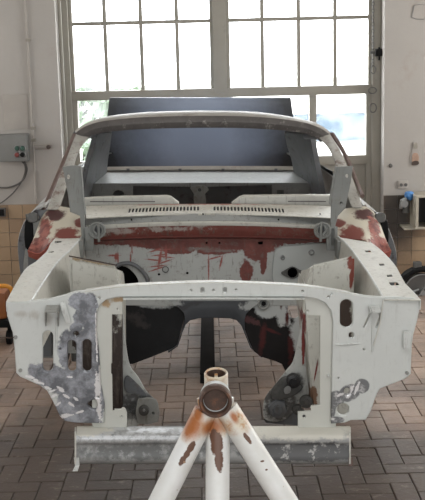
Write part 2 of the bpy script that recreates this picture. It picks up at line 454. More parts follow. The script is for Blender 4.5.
# outside: yard, hedge, low pale wall, shed
M['yard'] = paint('yard_concrete', (190, 188, 182), 0.05, 0.9)
tag(obj('ground_outside', boxes(((-30, WALL_Y + 0.6, -0.3), (30, 60, -0.1))), M['yard'], None, 0), kind='structure')
M['leaf'] = paint('hedge_leaf', (80, 100, 74), 0.3, 0.6, nscale=3)
def hedge(name, x0, x1, y, z1, label):
    bm = bmesh.new(); rr = random.Random(5)
    for i in range(1500):
        c = Vector((rr.uniform(x0, x1), y + rr.uniform(-.5, .5), -0.1 + (z1 + .1) * (rr.random() ** .8)))
        a = Vector((rr.gauss(0, 1), rr.gauss(0, 1), rr.gauss(0, 1))).normalized(); b = a.orthogonal().normalized()
        sz = rr.uniform(.08, .2); cr = a.cross(b)
        bm.faces.new([bm.verts.new(c + b * sz), bm.verts.new(c + cr * sz * .5), bm.verts.new(c - b * sz), bm.verts.new(c - cr * sz * .5)])
    root = empty(name, ((x0 + x1) / 2, y, -0.1)); tag(root, label, 'hedge')
    o = obj('foliage', bm, M['leaf'], root, 0); o.matrix_parent_inverse = root.matrix_world.inverted() if False else Matrix.Translation((-(x0 + x1) / 2, -y, 0.1)); tag(o, kind='stuff')
    for i in range(6):
        x = x0 + (x1 - x0) * (i + .5) / 6
        o = obj('stem', tube(bmesh.new(), [(x, y, -.1), (x + .05, y, z1 * .7)], [.05, .02], 6), M['brown'], root); o.matrix_parent_inverse = Matrix.Translation((-(x0 + x1) / 2, -y, 0.1))
hedge('garden_hedge', -5.6, -1.0, 18.0, 1.15, 'pale green leafy hedge growing outside the gate windows')
M['shed'] = paint('pale_blue_render', (62, 78, 92), 0.06, 0.9)
bm = boxes(((1.2, 21, -.1), (8.5, 21.4, 0.46)), bev=.03); sh = obj('yard_wall', bm, M['shed']); tag(sh, 'long pale blue boundary wall outside the gate windows', 'wall')
co = obj('coping', boxes(((1.1, 20.95, .46), (8.6, 21.45, .52)), bev=.02), M['yard'], sh)

# =================================================================== THE CAR SHELL
car = empty('car_body_shell', m=CAR_M)
tag(car, 'stripped car body shell in white and red primer with open engine bay', 'car')
def part(name, bm, mat, parent=None, smooth=30, label=None):
    o = obj(name, bm, M[mat] if isinstance(mat, str) else mat, parent or car, smooth)
    if label: o['label'] = label
    return o
MIR = lambda pts, ax=419.0: [(ax - p[0],) + tuple(p[1:]) for p in pts]

# --- radiator support -------------------------------------------------------
sc_l = [pe(79, 301, 12, 9, 0, -10), pe(90, 304, 8, 12, 0), pe(84, 317, 11, 11, 0, 10), pe(90, 326, 7, 14, 0), pe(76, 328, 7, 6, 0), pe(72, 352, 15, 24, 0), pe(60, 381, 36, 15, 0, 22), pe(45, 376, 12, 8, 0), pe(84, 397, 26, 34, 0), pe(76, 410, 22, 18, 0), pe(88, 355, 13, 34, 0), pe(98, 372, 5, 55, 0), pe(93, 312, 4, 16, 0)]
shiny = [pe(30, 377, 5, 1.4, 0, 14), pe(40, 383, 5, 1.4, 0, 14), pe(54, 396, 4, 1.4, 0, -20), pe(52, 391, 4, 1.2, 0, -20), pe(66, 396, 4, 1.4, 0, 30), pe(71, 404, 4, 1.4, 0, 40), pe(60, 388, 4, 1.2, 0, 30),
         pe(62, 391, 3, 1.3, 0, 20), pe(48, 388, 4, 1.3, 0, 14), pe(36, 380, 3, 1.2, 0, 14), pe(76, 399, 3, 1.2, 0, 35), pe(80, 412, 4, 1.3, 0, -20), pe(58, 404, 3, 1.2, 0, -40), pe(98, 398, 2.6, 26, 0, -3), pe(96.5, 335, 1.0, 26, 0), pe(68, 415, 6, 1.5, 0), pe(70, 377, 3, 1.2, 0), pe(62, 417, 5, 1.5, 0), pe(100, 380, 1.5, 14, 0)]  # bare steel scratches; the long upright strokes paint the step-edge highlight
sc_r = [pe(330, 410, 6, 14, 0, 8), pe(336, 399, 10, 9, 0, -25), pe(349, 393, 12, 9, 0, -25), pe(362, 386, 8, 8, 0, -20), pe(335, 420, 10, 4, 0)]
shiny_r = [pe(350, 392, 2, 8, 0, 20), pe(357, 388, 1.6, 7, 0, 20), pe(331, 419, 4, 1.5, 0), pe(340, 395, 5, 1.4, 0, -25)]
grime = [pe(22, 314, 6, 3, 0), pe(34, 315, 5, 4, 0), pe(48, 318, 4, 6, 0)]
M['support'] = paint('radiator_support_primer', WHITE, 0.05, 0.45, grunge=.12, layers=[
    (grime, (176, 174, 168), 0, .6, dict(wob=.3, nscale=30, soft=.5)),
    (sc_l, (98, 100, 105), .35, .42, dict(wob=.16, nscale=24, soft=.06, tex=((158, 161, 168), 16, .42, .62))),
    (shiny, (225, 226, 228), .7, .3, dict(wob=.5, nscale=60, soft=.1)),
    (sc_r, (112, 114, 116), .4, .4, dict(wob=.06, nscale=30, soft=.06, tex=((190, 190, 190), 45, .5, .65))),
    (shiny_r, (225, 226, 228), .7, .3, dict(wob=.4, nscale=60, soft=.1))])
outer = [(6, 302), (7, 316), (12.5, 333), (14.5, 350), (16, 373), (20, 377), (27, 380), (40, 386), (47, 391), (53, 402), (60, 417), (65, 421.5), (75, 423), (97, 423.5),
         (104, 423.5), (104.5, 405), (101, 385), (98.5, 350), (96.5, 330), (97, 312), (100, 305), (106, 300), (116, 297.5), (125, 297),
         (215, 297), (304, 297), (316, 299), (325, 303), (331, 311), (333, 322), (332, 360), (331, 424),
         (345, 423), (351, 420.5), (366, 420), (371, 411), (377, 394), (380, 389), (390, 385), (404, 379.5), (408, 377), (411, 374), (412, 345), (413.5, 335), (417, 322), (420, 308), (421, 300),
         (412, 298), (400, 297.5), (377, 297), (365, 296), (350, 293), (335, 290), (320, 287.5), (305, 286), (285, 284.5), (250, 283), (215, 282), (170, 283.3), (125, 285.8), (100, 289), (85, 291), (75, 292), (65, 295), (50, 299), (35, 301), (25, 302)]
holesL = [cap(42.5, 331, 53, 372), cap(67.5, 340.5, 76, 372), cap(82.3, 339.5, 91.5, 372), cap(73.5, 331.5, 78.8, 337), smooth_poly([(87, 404.5), (91, 401), (95, 400), (97, 405), (95.5, 409.5), (91, 408.5)], 3), circ(99.2, 298, 1.1), circ(95, 296.2, .7), circ(98.2, 397, .8)]
holesR = [cap(340, 299.5, 353, 328), cap(348.8, 332.5, 353.8, 338.5), circ(328.2, 297, 1.3), circ(331.5, 294.2, .8), circ(364, 349.5, .8), circ(328.5, 376.5, 1.1), circ(338.5, 378.3, .7), circ(343, 409.5, 6.2, 6.2), circ(347, 391.5, 3, 3.6), circ(302.5, 291.3, 1.1), [(370, 312), (371.6, 312.5), (364.8, 328), (363.2, 327.5)], [(379.8, 308.5), (381.6, 313), (381, 318), (377, 328), (375.3, 327.5), (379.3, 317), (379.6, 313)]]
holesC = [cap(200.6, 287.8, 204.2, 293.2), cap(223.2, 287.8, 226.8, 293.2), circ(191, 290.3, .9), circ(213.5, 290.3, .9), circ(236, 290, .9), circ(60, 349, .8)]
sup = part('radiator_support', pxplate(outer, holesL + holesR + holesC, 0.0, 0.022, 0.004), M['support'], label='white radiator support panel with slots and bare ground steel patches')
# recessed inner frame around the radiator opening
inner = [(92, 424), (92, 312), (98, 300), (112, 296), (215, 295), (306, 296), (322, 299), (334, 312), (336, 424), (336, 431), (298, 431), (298, 412), (311, 411), (311, 406), (320, 405), (320, 316), (306, 315), (305, 299.5),
         (215, 299.5), (123, 299.5), (122.5, 314.5), (112, 314.5), (112, 363), (111, 364), (111, 374), (112, 375), (112.5, 411), (114.5, 411), (114.5, 409.5), (121, 409.5), (122, 408), (125, 408.5), (127, 413), (127, 431), (94, 431)]
M['inframe'] = paint('inner_frame_primer', (190, 191, 184), 0.05, 0.5, layers=[([pe(118, 299, 8, 3, .02), pe(106, 303, 4, 4, .02)], (164, 140, 108), 0, .6, dict(wob=.5, nscale=50, soft=.4))])
part('inner_frame', pxplate(inner, [circ(117.7, 308.8, .9), circ(307.5, 311, 1.2), circ(121.5, 416.5, .9), circ(304, 416.5, 1.6)], 0.016, 0.012, 0.002), M['inframe'], sup)
# top flange of the support
tf = [[P(px, py, 0.0) for px, py in ((85, 291.3), (125, 286.1), (170, 283.6), (215, 282.3), (250, 283.3), (305, 286.3), (350, 293.3))]]
tf.append([p + Vector((0, 0.034, 0.001)) for p in tf[0]])
part('top_flange', sheet(tf, 0.003, (4, 1)), 'cream', sup)
lf = [[P(px, py, -0.018) for px, py in ((123, 298.6), (170, 298.4), (215, 298), (260, 298.4), (305, 298.6))]]
lf.append([p + Vector((0, 0.05, -0.002)) for p in lf[0]])
part('lower_flange', sheet(lf, 0.004, (3, 1)), 'white', sup)
# headlamp brackets: pressed hoods proud of the panel
def hood(x0, x1, yt, yb, lean):
    bm = bmesh.new()
    a, b, c, d = P(x0, yt + 2, -.004), P(x1, yt + 2, -.004), P(x0 - lean, yb, -.004), P(x1 - lean, yb, -.004)
    dn = Vector((0, -.05, -.012))
    sheet([[a, b], [a + dn + Vector((.004, 0, 0)), b + dn - Vector((.004, 0, 0))]], .003, bm=bm)
    sheet([[a, a + dn], [c, c + Vector((0, -.004, 0))]], .003, bm=bm)
    sheet([[b, b + dn], [d, d + Vector((0, -.004, 0))]], .003, bm=bm)
    return bm
part('headlamp_bracket', hood(46.5, 59, 303, 326, 1), 'grey', sup); part('headlamp_bracket', hood(369.5, 379, 303.5, 314, 0), 'white', sup)
part('bracket_gusset', sheet([[P(60, 302, -.012), P(65, 301, -.014)], [P(62, 312, -.03), P(68, 312, -.012)], [P(66, 323, -.015), P(71, 323, -.012)]], .003, (2, 3)), 'white', sup)
for px, x0, x1, y0, y1 in ((0, 55.2, 57.6, 318, 348), (1, 371.6, 373, 316, 352)):
    part('stiffening_bead', tube(bmesh.new(), [P((x0 + x1) / 2, y0, -.002), P((x0 + x1) / 2, y1, -.002)], .0035, 8), 'white', sup)
part('stiffening_bead', tube(bmesh.new(), [P(336, 344.5, .001), P(342, 344.5, -.003), P(352, 343.8, -.002), P(360, 343.5, .002)], .0035, 8), 'white', sup)
def bolt(px, py, y, r=.0045, par=None, mat='grey'):
    c = P(px, py, y); bm = bmesh.new()
    tube(bm, [c + Vector((0, .004, 0)), c + Vector((0, -.002, 0))], r * 1.5, 14); tube(bm, [c + Vector((0, -.002, 0)), c + Vector((0, -.009, 0))], r, 6)
    return part('bolt', bm, mat, par or sup)
for px, py in ((15.5, 337.3), (20.3, 370.5), (409, 336.8), (407, 373)): bolt(px, py, -.004)
wire = tube(bmesh.new(), catmull([P(15, 337, -.008), P(10, 338, -.02), P(4, 337.3, -.03), P(-4, 337.8, -.02), P(-14, 339, -.0)], 4), .0018, 6)
part('tie_wire', wire, 'brown', sup)
# faint raised boss on the right edge
part('edge_boss', pxplate(rect(403.5, 331.5, 411, 349), [], -.0215, .004, .0015), 'white', sup)

# --- front crossmember ------------------------------------------------------
M['xmember'] = paint('ground_crossmember', (150, 151, 150), 0.12, .45, .1, nscale=18, layers=[
    ([pe(110, 437, 50, 5, -.05), pe(180, 437, 40, 4, -.05)], (184, 186, 188), .35, .3, dict(wob=.5, nscale=40, soft=.3, tex=((130, 132, 134), 40, .5, .65))),  # pale band paints the highlight along the rounded bare-metal edge
    ([pe(130, 453, 60, 9, -.05), pe(190, 453, 40, 9, -.05)], (112, 114, 114), .15, .42, dict(wob=.4, nscale=25, soft=.3, tex=((176, 178, 178), 24, .5, .66))),
    ([pe(275, 453, 40, 11, -.05), pe(320, 453, 45, 11, -.05)], (96, 97, 98), .1, .5, dict(wob=.2, nscale=25, soft=.1, tex=((182, 182, 180), 22, .56, .62))),
    ([pe(300, 434, 70, 7, -.05), pe(90, 428, 22, 4, 0)], (196, 194, 184), 0, .5, dict(wob=.3, nscale=30, soft=.2))])
def xrow(yp, y, z=0, xl=75.5, xr=351): return [P(xl + (xr - xl) * k / 8, yp, y) + Vector((0, 0, z)) for k in range(9)]
prof = [xrow(424, .05, -.02, 77, 350), xrow(426, .03, 0, 77, 350), xrow(433, -.03, 0, 76.5, 350.5), xrow(437, -.048, 0, 76, 351), xrow(443, -.05, 0, 75.5, 351), xrow(444.5, -.043, 0, 75.5, 351), xrow(452, -.043), xrow(463, -.04), xrow(463.5, .05)]
xm = part('front_crossmember', sheet(prof, .004, (1, 3)), M['xmember'], smooth=45, label='dull bare steel front crossmember with white ledge')
for x, y0, y1, m in ((76.3, 424, 464, 'cream'), (350.8, 424, 464, 'cream')):
    part('end_flange', sheet([[P(x, y0 + 3, .05), P(x, y0 + 8, -.05)], [P(x, y1, .05), P(x, y1, -.055)]], .006), m, xm)
part('end_tab', sheet([[P(74, 458, -.05), P(79, 458, -.05)], [P(75, 466, -.05), P(79.5, 465, -.05)], [P(72.5, 471, -.065), P(77.5, 471, -.065)]], .004), 'white', xm)
part('end_tab', sheet([[P(348.5, 458, -.05), P(352.5, 458, -.05)], [P(349, 466, -.05), P(353, 466, -.05)]], .004), 'drip', xm)

# --- aprons (upper inner wing rails) ------------------------------------------
apo = P(19, 302, 0.0); an = Vector((0, -0.03, 1)).normalized()
A_L = [(6, 302), (15, 285), (24, 270.5), (30, 265), (36, 261.5), (47, 251), (50, 244), (56, 237.5), (82, 237), (77, 243), (69, 252), (61, 259), (47, 277), (32, 301)]
A_R = [(421, 300), (413, 291), (405, 283), (397, 268), (390, 259), (380, 249), (371, 242.5), (338, 237), (345, 243), (352, 251), (360, 262), (370, 276), (384, 299.5)]
HL = [[(55, 241), (61.5, 240.6), (61.5, 242.3), (55, 243)], [(49.5, 251.3), (54, 250.8), (53.5, 252.2), (49, 252.8)]]
HR = [[(388.5, 281.8), (397, 281.8), (400, 285), (391, 285.4)], [(386.3, 274.6), (391.5, 274.2), (393, 276.4), (387.5, 276.8)], [(378.5, 263.6), (383.5, 263.3), (385, 265.3), (380, 265.6)], [(364.5, 250.4), (370, 250.2), (371.5, 252), (366, 252.2)], [(400, 296), (404, 296), (405, 297.2), (401, 297.4)]]
apr_r = P(400, 299, 0)
for nm, poly, hs, po in (('L', A_L, HL, apo), ('R', A_R, HR, apr_r)):
    f = lambda p: PP(p[0], p[1], po, an)
    ap = part('apron_rail', plate([f(p) for p in poly], [[f(p) for p in h] for h in hs], po, an, .004, .001), 'cream', label='upper wing rail of the engine bay in cream primer')
    crease = [f(p) for p in (poly[8:] if nm == 'L' else poly[7:])]
    part('inner_wall', sheet([crease, [q + Vector((.01 if nm == 'L' else -.01, 0, -.09)) for q in crease], [q + Vector((.03 if nm == 'L' else -.03, 0, -.17)) for q in crease]], .004, (2, 2)), 'cream', ap)
    part('crease_seam', tube(bmesh.new(), [q + Vector((0, 0, .002)) for q in catmull(crease, 3)], .0045, 6), 'white', ap)
    oe = [f(p) for p in (poly[:8] if nm == 'L' else poly[:7])]
    part('outer_flange', sheet([oe, [q + Vector((0, 0, -.035)) for q in oe]], .003, (2, 1)), 'white', ap)
# --- shock towers -------------------------------------------------------------
def tower(poly, y, dz, dy, mat, label):
    a = [P(px, py, y) for px, py in poly]; bm = bmesh.new()
    b = [q + Vector((0, dy, dz if i < 2 else 0)) for i, q in enumerate(a)]
    va = [bm.verts.new(q) for q in a]; vb = [bm.verts.new(q) for q in b]; n = len(a)
    bm.faces.new(va); bm.faces.new(vb[::-1])
    for k in range(n): bm.faces.new((va[k], va[(k + 1) % n], vb[(k + 1) % n], vb[k]))
    bmesh.ops.bevel(bm, geom=[e for e in bm.edges], offset=.012, segments=3, affect='EDGES')
    return part('shock_tower', bm, mat, label=label)
M['towerL'] = paint('tower_primer', (186, 186, 178), 0.05, .5, grunge=.5, layers=[([pe(100, 372, 44, 66, .42)], (52, 42, 38), 0, .6, dict(wob=.2, nscale=20, soft=.1)), ([pe(90, 262, 26, 1.6, .42, 11)], (150, 130, 100), 0, .6, dict(wob=.5, nscale=40, soft=.4))])  # shade behind the slots painted dark brown on the lower face
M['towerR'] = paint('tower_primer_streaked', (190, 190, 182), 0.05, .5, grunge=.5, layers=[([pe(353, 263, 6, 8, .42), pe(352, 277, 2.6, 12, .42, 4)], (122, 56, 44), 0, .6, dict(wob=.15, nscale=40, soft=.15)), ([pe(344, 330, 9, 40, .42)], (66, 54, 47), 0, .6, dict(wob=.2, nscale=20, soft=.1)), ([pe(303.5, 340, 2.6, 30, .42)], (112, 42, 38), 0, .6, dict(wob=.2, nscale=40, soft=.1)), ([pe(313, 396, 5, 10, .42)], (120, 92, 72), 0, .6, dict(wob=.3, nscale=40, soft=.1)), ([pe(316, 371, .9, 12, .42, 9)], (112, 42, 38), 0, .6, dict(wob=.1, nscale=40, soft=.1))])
tower([(69, 256.5), (117, 266), (119, 285), (121.5, 312), (122, 415), (84, 415), (82, 352), (72, 350)], .42, -.1, .3, M['towerL'], 'shock tower face in cream primer')
tower([(355, 255), (311, 265), (307, 285), (303, 312), (309, 360), (312, 415), (352, 415)][::-1][::-1], .42, -.1, .3, M['towerR'], 'shock tower face with a red primer streak')
part('tower_seam', tube(bmesh.new(), [P(69, 256, .415), P(90, 260, .415), P(117, 265.3, .415)], .003, 6), 'brown')

# --- frame rail ends / engine mounts -------------------------------------------
fl = smooth_poly([(121, 316), (124, 318), (126, 345), (130, 366), (138, 377), (146, 391), (153, 398), (157, 405), (158, 421), (140, 424), (121, 424)], 3)
M['railL'] = paint('rail_primer_worn', (186, 188, 184), 0.06, .5, grunge=.6, layers=[([pe(146, 408, 16, 16, .5), pe(132, 402, 12, 10, .5)], (104, 105, 105), .2, .45, dict(wob=.2, nscale=30, soft=.15, tex=((150, 152, 152), 40, .5, .6)))])
rl = part('rail_end', pxplate(fl, [], .50, .012, .003), M['railL'], label='white flared chassis rail end')
part('reinforcement', pxplate(smooth_poly([(124, 382), (127, 376), (135, 382), (146, 394), (145, 397), (135, 394), (126, 392)], 3), [], .484, .012, .003), 'darkgrey', rl)
ep = part('mount_plate', pxplate(smooth_poly([(137, 402), (141, 398.5), (153, 398.5), (158, 404), (158, 422), (137, 423)], 2), [circ(153, 413.5, 1.3)], .478, .012, .003), 'grey', rl)
def boss(px, py, y, r, par, mat='tarnish', hexa=False, prot=.03):
    c = P(px, py, y); bm = bmesh.new()
    tube(bm, [c, c + Vector((0, -prot * .5, 0)), c + Vector((0, -prot * .55, 0)), c + Vector((0, -prot * .7, 0))], [r, r * .92, r * .5, r * .45], 6 if hexa else 18)
    return part('mount_boss', bm, mat, par)
boss(144, 410, .466, .022, ep, 'tarnish'); bolt(144, 409.8, .452, .006, ep, 'steel')
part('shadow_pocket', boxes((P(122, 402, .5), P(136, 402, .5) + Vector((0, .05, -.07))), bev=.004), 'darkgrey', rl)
fr = smooth_poly([(304, 312), (300, 330), (297, 345), (293, 362), (286, 371), (276, 384), (267, 395), (263.5, 405), (264.5, 419), (278, 422), (290, 416), (298, 404), (309, 395), (308.5, 384), (306, 364), (305, 340), (306, 314)], 3)
M['railR'] = paint('rail_primer_red_edge', (182, 184, 180), 0.06, .5, grunge=.6, layers=[([pe(280, 404, 18, 20, .5), pe(293, 384, 12, 12, .5)], (92, 92, 90), .2, .45, dict(wob=.2, nscale=30, soft=.15, tex=((150, 150, 148), 40, .5, .6))), ([pe(303.5, 340, 2.0, 27, .5)], (116, 40, 36), 0, .55, dict(wob=.15, nscale=40, soft=.1))])
rr_ = part('rail_end', pxplate(fr, [], .50, .012, .003), M['railR'], label='flared chassis rail end with a red edge')
part('reinforcement', pxplate(smooth_poly([(271, 392), (276, 385), (285, 377), (298, 383), (303, 388), (294, 396), (282, 400), (272, 400)], 3), [], .48, .02, .004), 'tarnish', rr_)
boss(293, 380, .49, .03, rr_, 'black', False, .05); boss(277.5, 408, .49, .042, rr_, 'darkgrey', True, .04); bolt(277, 408, .47, .009, rr_, 'tarnish')
part('glint_plate', pxplate(smooth_poly([(284, 389), (288, 386), (291, 388), (290, 393), (285, 394)], 2), [], .462, .004, .001), 'steel', rr_)  # bright chip of steel added as the glint on the mount
boss(306, 401, .44, .028, rr_, 'tarnish', False, .03); boss(297, 409, .46, .022, rr_, 'tarnish', False, .03)
part('lower_gusset', pxplate([(264, 419), (300, 404), (311, 420), (300, 426), (266, 423)], [circ(268, 414, 1)], .515, .01, .002), 'darkgrey', rr_)

# --- firewall -------------------------------------------------------------------
FY = 1.2
redband = [pe(130, 240, 44, 6, FY), pe(175, 243, 55, 7, FY), pe(230, 243, 55, 7.5, FY), pe(290, 239, 50, 5, FY), pe(180, 250, 18, 4, FY), pe(215, 251, 22, 4, FY), pe(255, 252, 10, 10, FY), pe(264, 262, 3, 13, FY, 6), pe(246, 271, 7, 12, FY), pe(262, 248, 12, 6, FY), pe(320, 236, 20, 6, FY), pe(105, 240, 22, 5, FY)]
runs = [pe(208.6, 267, .7, 15, FY), pe(221, 262, 1, 7, FY, 12), pe(214, 258, 8, .8, FY, -15), pe(118, 258, .8, 6, FY), pe(114, 255.5, 6, 1, FY), pe(130.5, 259, .7, 6, FY), pe(116, 257, 2, 4, FY), pe(132, 250, .6, 5, FY)]
for k, (x, y) in enumerate(((156, 250), (160, 255), (154, 260), (164, 262), (158, 266), (166, 257), (157, 269), (163, 250))): runs.append(pe(x, y, 8, .75, FY, -18 + 12 * (k % 3)))
runs += [pe(160, 258, 1.4, 11, FY, 10), pe(166, 253, 1.4, 7, FY)]
soot = [pe(205, 249, 14, 2, FY), pe(160, 238, 20, 1.5, FY), pe(220, 251, 16, 1.2, FY)]
M['firewall'] = paint('firewall_primer', (164, 166, 163), 0.07, .5, nscale=5, grunge=.6, layers=[
    (redband, RED, 0, .6, dict(wob=.22, nscale=16, soft=.08, tex=((124, 66, 57), 22, .45, .7))),
    (runs, (140, 74, 66), 0, .6, dict(wob=.3, nscale=80, soft=.35)),
    (soot, (112, 98, 92), 0, .5, dict(wob=.7, nscale=30, soft=.5))])
fwp = [(86, 232), (335, 232), (337, 305), (255, 306), (175, 306), (86, 305)]
fwh = [smooth_poly([(115, 270), (120, 266), (128, 268), (136, 276), (137, 284), (116, 285)], 3), circ(292.5, 272.8, 5.6), circ(159, 274.5, 1.3), circ(187.3, 273.2, 1.3), circ(206.6, 243, 1.1), circ(219.5, 243, 1.1), [(258, 242), (263, 241.5), (262.5, 244.5), (258.5, 244.5)], circ(320.5, 256, 1.8, 3.2)]
fw = part('firewall', pxplate(fwp, fwh, FY, .006, .001), M['firewall'], label='grey firewall streaked with red primer')
# raised pressing on the right with bezel of the column hole
part('raised_panel', pxplate(smooth_poly([(274, 285), (274, 255), (279, 248), (290, 246), (336, 246), (336, 286), (300, 286)], 3), [circ(292.5, 272.8, 5.2), circ(282.8, 257.8, .9)], FY - .012, .012, .004), paint('raised_panel_grey', (168, 172, 170), .05, .45), fw)
part('column_flange', pxplate(smooth_poly([(281, 273), (286, 269.5), (292.5, 266.5), (299, 269.5), (305, 272.5), (299, 276.5), (292.5, 279), (286, 276.5)], 3), [circ(292.5, 272.8, 5)], FY - .024, .006, .002), 'tarnish', fw)
for px, py, r in ((282.8, 257.8, .009), (311.5, 252.5, .011)):
    c = P(px, py, FY - .014); part('grommet', tube(bmesh.new(), [c + Vector((math.cos(a) * r, 0, math.sin(a) * r)) for a in [2 * math.pi * k / 14 for k in range(14)]], .003, 6, True), 'steel', fw)
gk = [P(x, y, FY - .01) for x, y in ((117, 266), (122, 263.8), (130, 263.5), (137, 266.5), (142, 271), (146, 276), (148, 281), (147, 284))]
part('gasket', tube(bmesh.new(), catmull(gk, 3), .010, 8), 'darkgrey', fw)
part('clip_ring', tube(bmesh.new(), [P(165.5, 269.5, FY - .008) + Vector((math.cos(a) * .014, 0, math.sin(a) * .014)) for a in [2 * math.pi * k / 16 for k in range(16)]], .0018, 6, True), 'tarnish', fw)
# seam and upper step of the firewall
M['redstep'] = paint('red_step', (106, 54, 47), .16, .55, nscale=18, grunge=.7, layers=[
    ([pe(170, 229, 26, 2, 1.13), pe(110, 231, 20, 3, 1.13), pe(200, 226, 10, 1.5, 1.13), pe(310, 226, 20, 1.5, 1.13)], (150, 140, 134), 0, .5, dict(wob=1.0, nscale=30, soft=.5)),
    ([pe(215, 223, 130, 1.6, 1.13)], (176, 168, 150), 0, .5, dict(wob=.6, nscale=30, soft=.4))])
def arc(xl, xr, yc, ye, y, n=12):
    o = []
    for k in range(n + 1):
        x = xl + (xr - xl) * k / n; u = (x - (xl + xr) / 2) / ((xr - xl) / 2)
        o.append(P(x, yc + (ye - yc) * u * u, y))
    return o
part('firewall_step', sheet([arc(88, 334, 223.5, 228, 1.13), arc(88, 334, 229, 233, 1.135), arc(88, 334, 236, 239.5, 1.15), arc(88, 334, 238, 241, 1.185)], .004, (1, 2)), M['redstep'], fw)
part('seam', tube(bmesh.new(), arc(90, 334, 236.3, 239.6, 1.147), .004, 6), 'red', fw)
# --- toe board with the tunnel arch ----------------------------------------------
tn = Vector((0, -1, 0.22)).normalized(); tpo = P(212, 304, FY + .005)
TB = smooth_poly([(150, 301), (190, 301), (240, 301), (262, 301)], 1)
toeL = [(112, 301), (168, 301), (187, 309), (180, 333), (177.5, 344), (173, 348), (165, 351.5), (150, 357.5), (132.5, 364), (120, 364), (112, 330)]
M['toeL'] = paint('toe_board_black', (24, 24, 25), .25, .62, nscale=8, bump=.12, layers=[([pe(160, 303, 18, 5, FY), pe(148, 304, 8, 4, FY)], (150, 152, 150), 0, .5, dict(wob=.3, nscale=24, soft=.25)), ([pe(142, 324, 7, 3, FY), pe(136, 316, 8, 5, FY)], (46, 42, 41), 0, .5, dict(wob=.6, nscale=30, soft=.5))])  # pale sheen along the top painted into the black
part('toe_board', plate([PP(*p, tpo, tn) for p in toeL], [], tpo, tn, .006, .001), M['toeL'], label='black undercoated toe board')
toeR = [(242, 301), (330, 301), (330, 372), (286, 373), (282, 364), (275, 361), (262, 357), (254, 351.5), (249, 341), (244, 327), (238, 316)]
M['toeR'] = paint('toe_board_patched', (27, 24, 24), .25, .62, nscale=8, bump=.1, layers=[
    ([pe(258, 303, 22, 6, FY), pe(268, 311, 14, 7, FY), pe(284, 312, 10, 14, FY), pe(300, 330, 10, 20, FY)], (168, 170, 168), 0, .5, dict(wob=.25, nscale=22, soft=.15)),
    ([pe(244, 307, 6, 7, FY), pe(252, 320, 12, 3, FY, 20)], (70, 44, 44), 0, .5, dict(wob=.6, nscale=24, soft=.25)),
    ([pe(262, 337, 3, 14, FY, 8), pe(272, 330, 7, 1.4, FY, 20), pe(281, 303, 1.4, 6, FY), pe(287, 316, 2, 8, FY), pe(290, 345, 3, 14, FY)], (70, 31, 30), 0, .55, dict(wob=.4, nscale=30, soft=.4))])
tbR = part('toe_board', plate([PP(*p, tpo, tn) for p in toeR], [[PP(*p, tpo, tn) for p in cap(288, 298.0 + 3.5, 300, 318)]], tpo, tn, .006, .001), M['toeR'], label='patched toe board with red primer and grey paint')
c = PP(263.5, 303.5, tpo + Vector((0, -.02, 0)), tn)
part('grommet', tube(bmesh.new(), [c + Vector((math.cos(a) * .024, 0, math.sin(a) * .024)) for a in [2 * math.pi * k / 18 for k in range(18)]], .006, 8, True), 'grey', tbR)
part('grommet', tube(bmesh.new(), [c, c + Vector((0, -.006, 0))], .011, 12), 'darkhole', tbR)
# the tunnel: lofted arch going back
arch = [(168, 352), (177, 346), (181, 334), (185, 324), (190, 319.5), (198, 317.5), (214, 317), (230, 317.5), (237, 319.5), (242, 325), (247, 337), (251, 347), (262, 357)]
a0 = [PP(x, y, tpo, tn) for x, y in arch]
a1 = [Vector((q.x, 1.4, q.z + .005)) for q in a0]
a2 = [Vector((q.x, 1.5, q.z + .0)) for q in a0]
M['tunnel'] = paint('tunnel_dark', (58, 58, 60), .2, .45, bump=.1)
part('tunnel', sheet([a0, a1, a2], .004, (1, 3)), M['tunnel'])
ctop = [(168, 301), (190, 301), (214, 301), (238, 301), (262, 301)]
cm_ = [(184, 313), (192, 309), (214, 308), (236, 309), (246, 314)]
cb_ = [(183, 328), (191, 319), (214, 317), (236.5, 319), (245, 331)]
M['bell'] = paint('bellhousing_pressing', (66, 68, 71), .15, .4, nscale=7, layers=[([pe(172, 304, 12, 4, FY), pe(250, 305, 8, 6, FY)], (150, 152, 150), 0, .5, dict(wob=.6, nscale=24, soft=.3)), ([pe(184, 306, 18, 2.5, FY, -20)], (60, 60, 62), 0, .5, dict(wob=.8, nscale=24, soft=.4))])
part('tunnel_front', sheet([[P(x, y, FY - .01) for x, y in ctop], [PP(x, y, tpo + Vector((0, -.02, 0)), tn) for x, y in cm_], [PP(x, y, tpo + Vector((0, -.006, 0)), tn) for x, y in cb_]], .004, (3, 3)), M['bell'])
for k_ in ('toeL', 'toeR', 'bell', 'tunnel', 'darkhole'): M[k_].node_tree.nodes['Principled BSDF'].inputs['Specular IOR Level'].default_value = .15
zf = PP(150, 357, tpo, tn).z
# floor pan, sills
for sx in (-1, 1):
    part('sill', boxes(((sx * .78 - .07, 1.3, zf - .05), (sx * .78 + .07, 3.0, zf + .1)), bev=.02), 'grey')

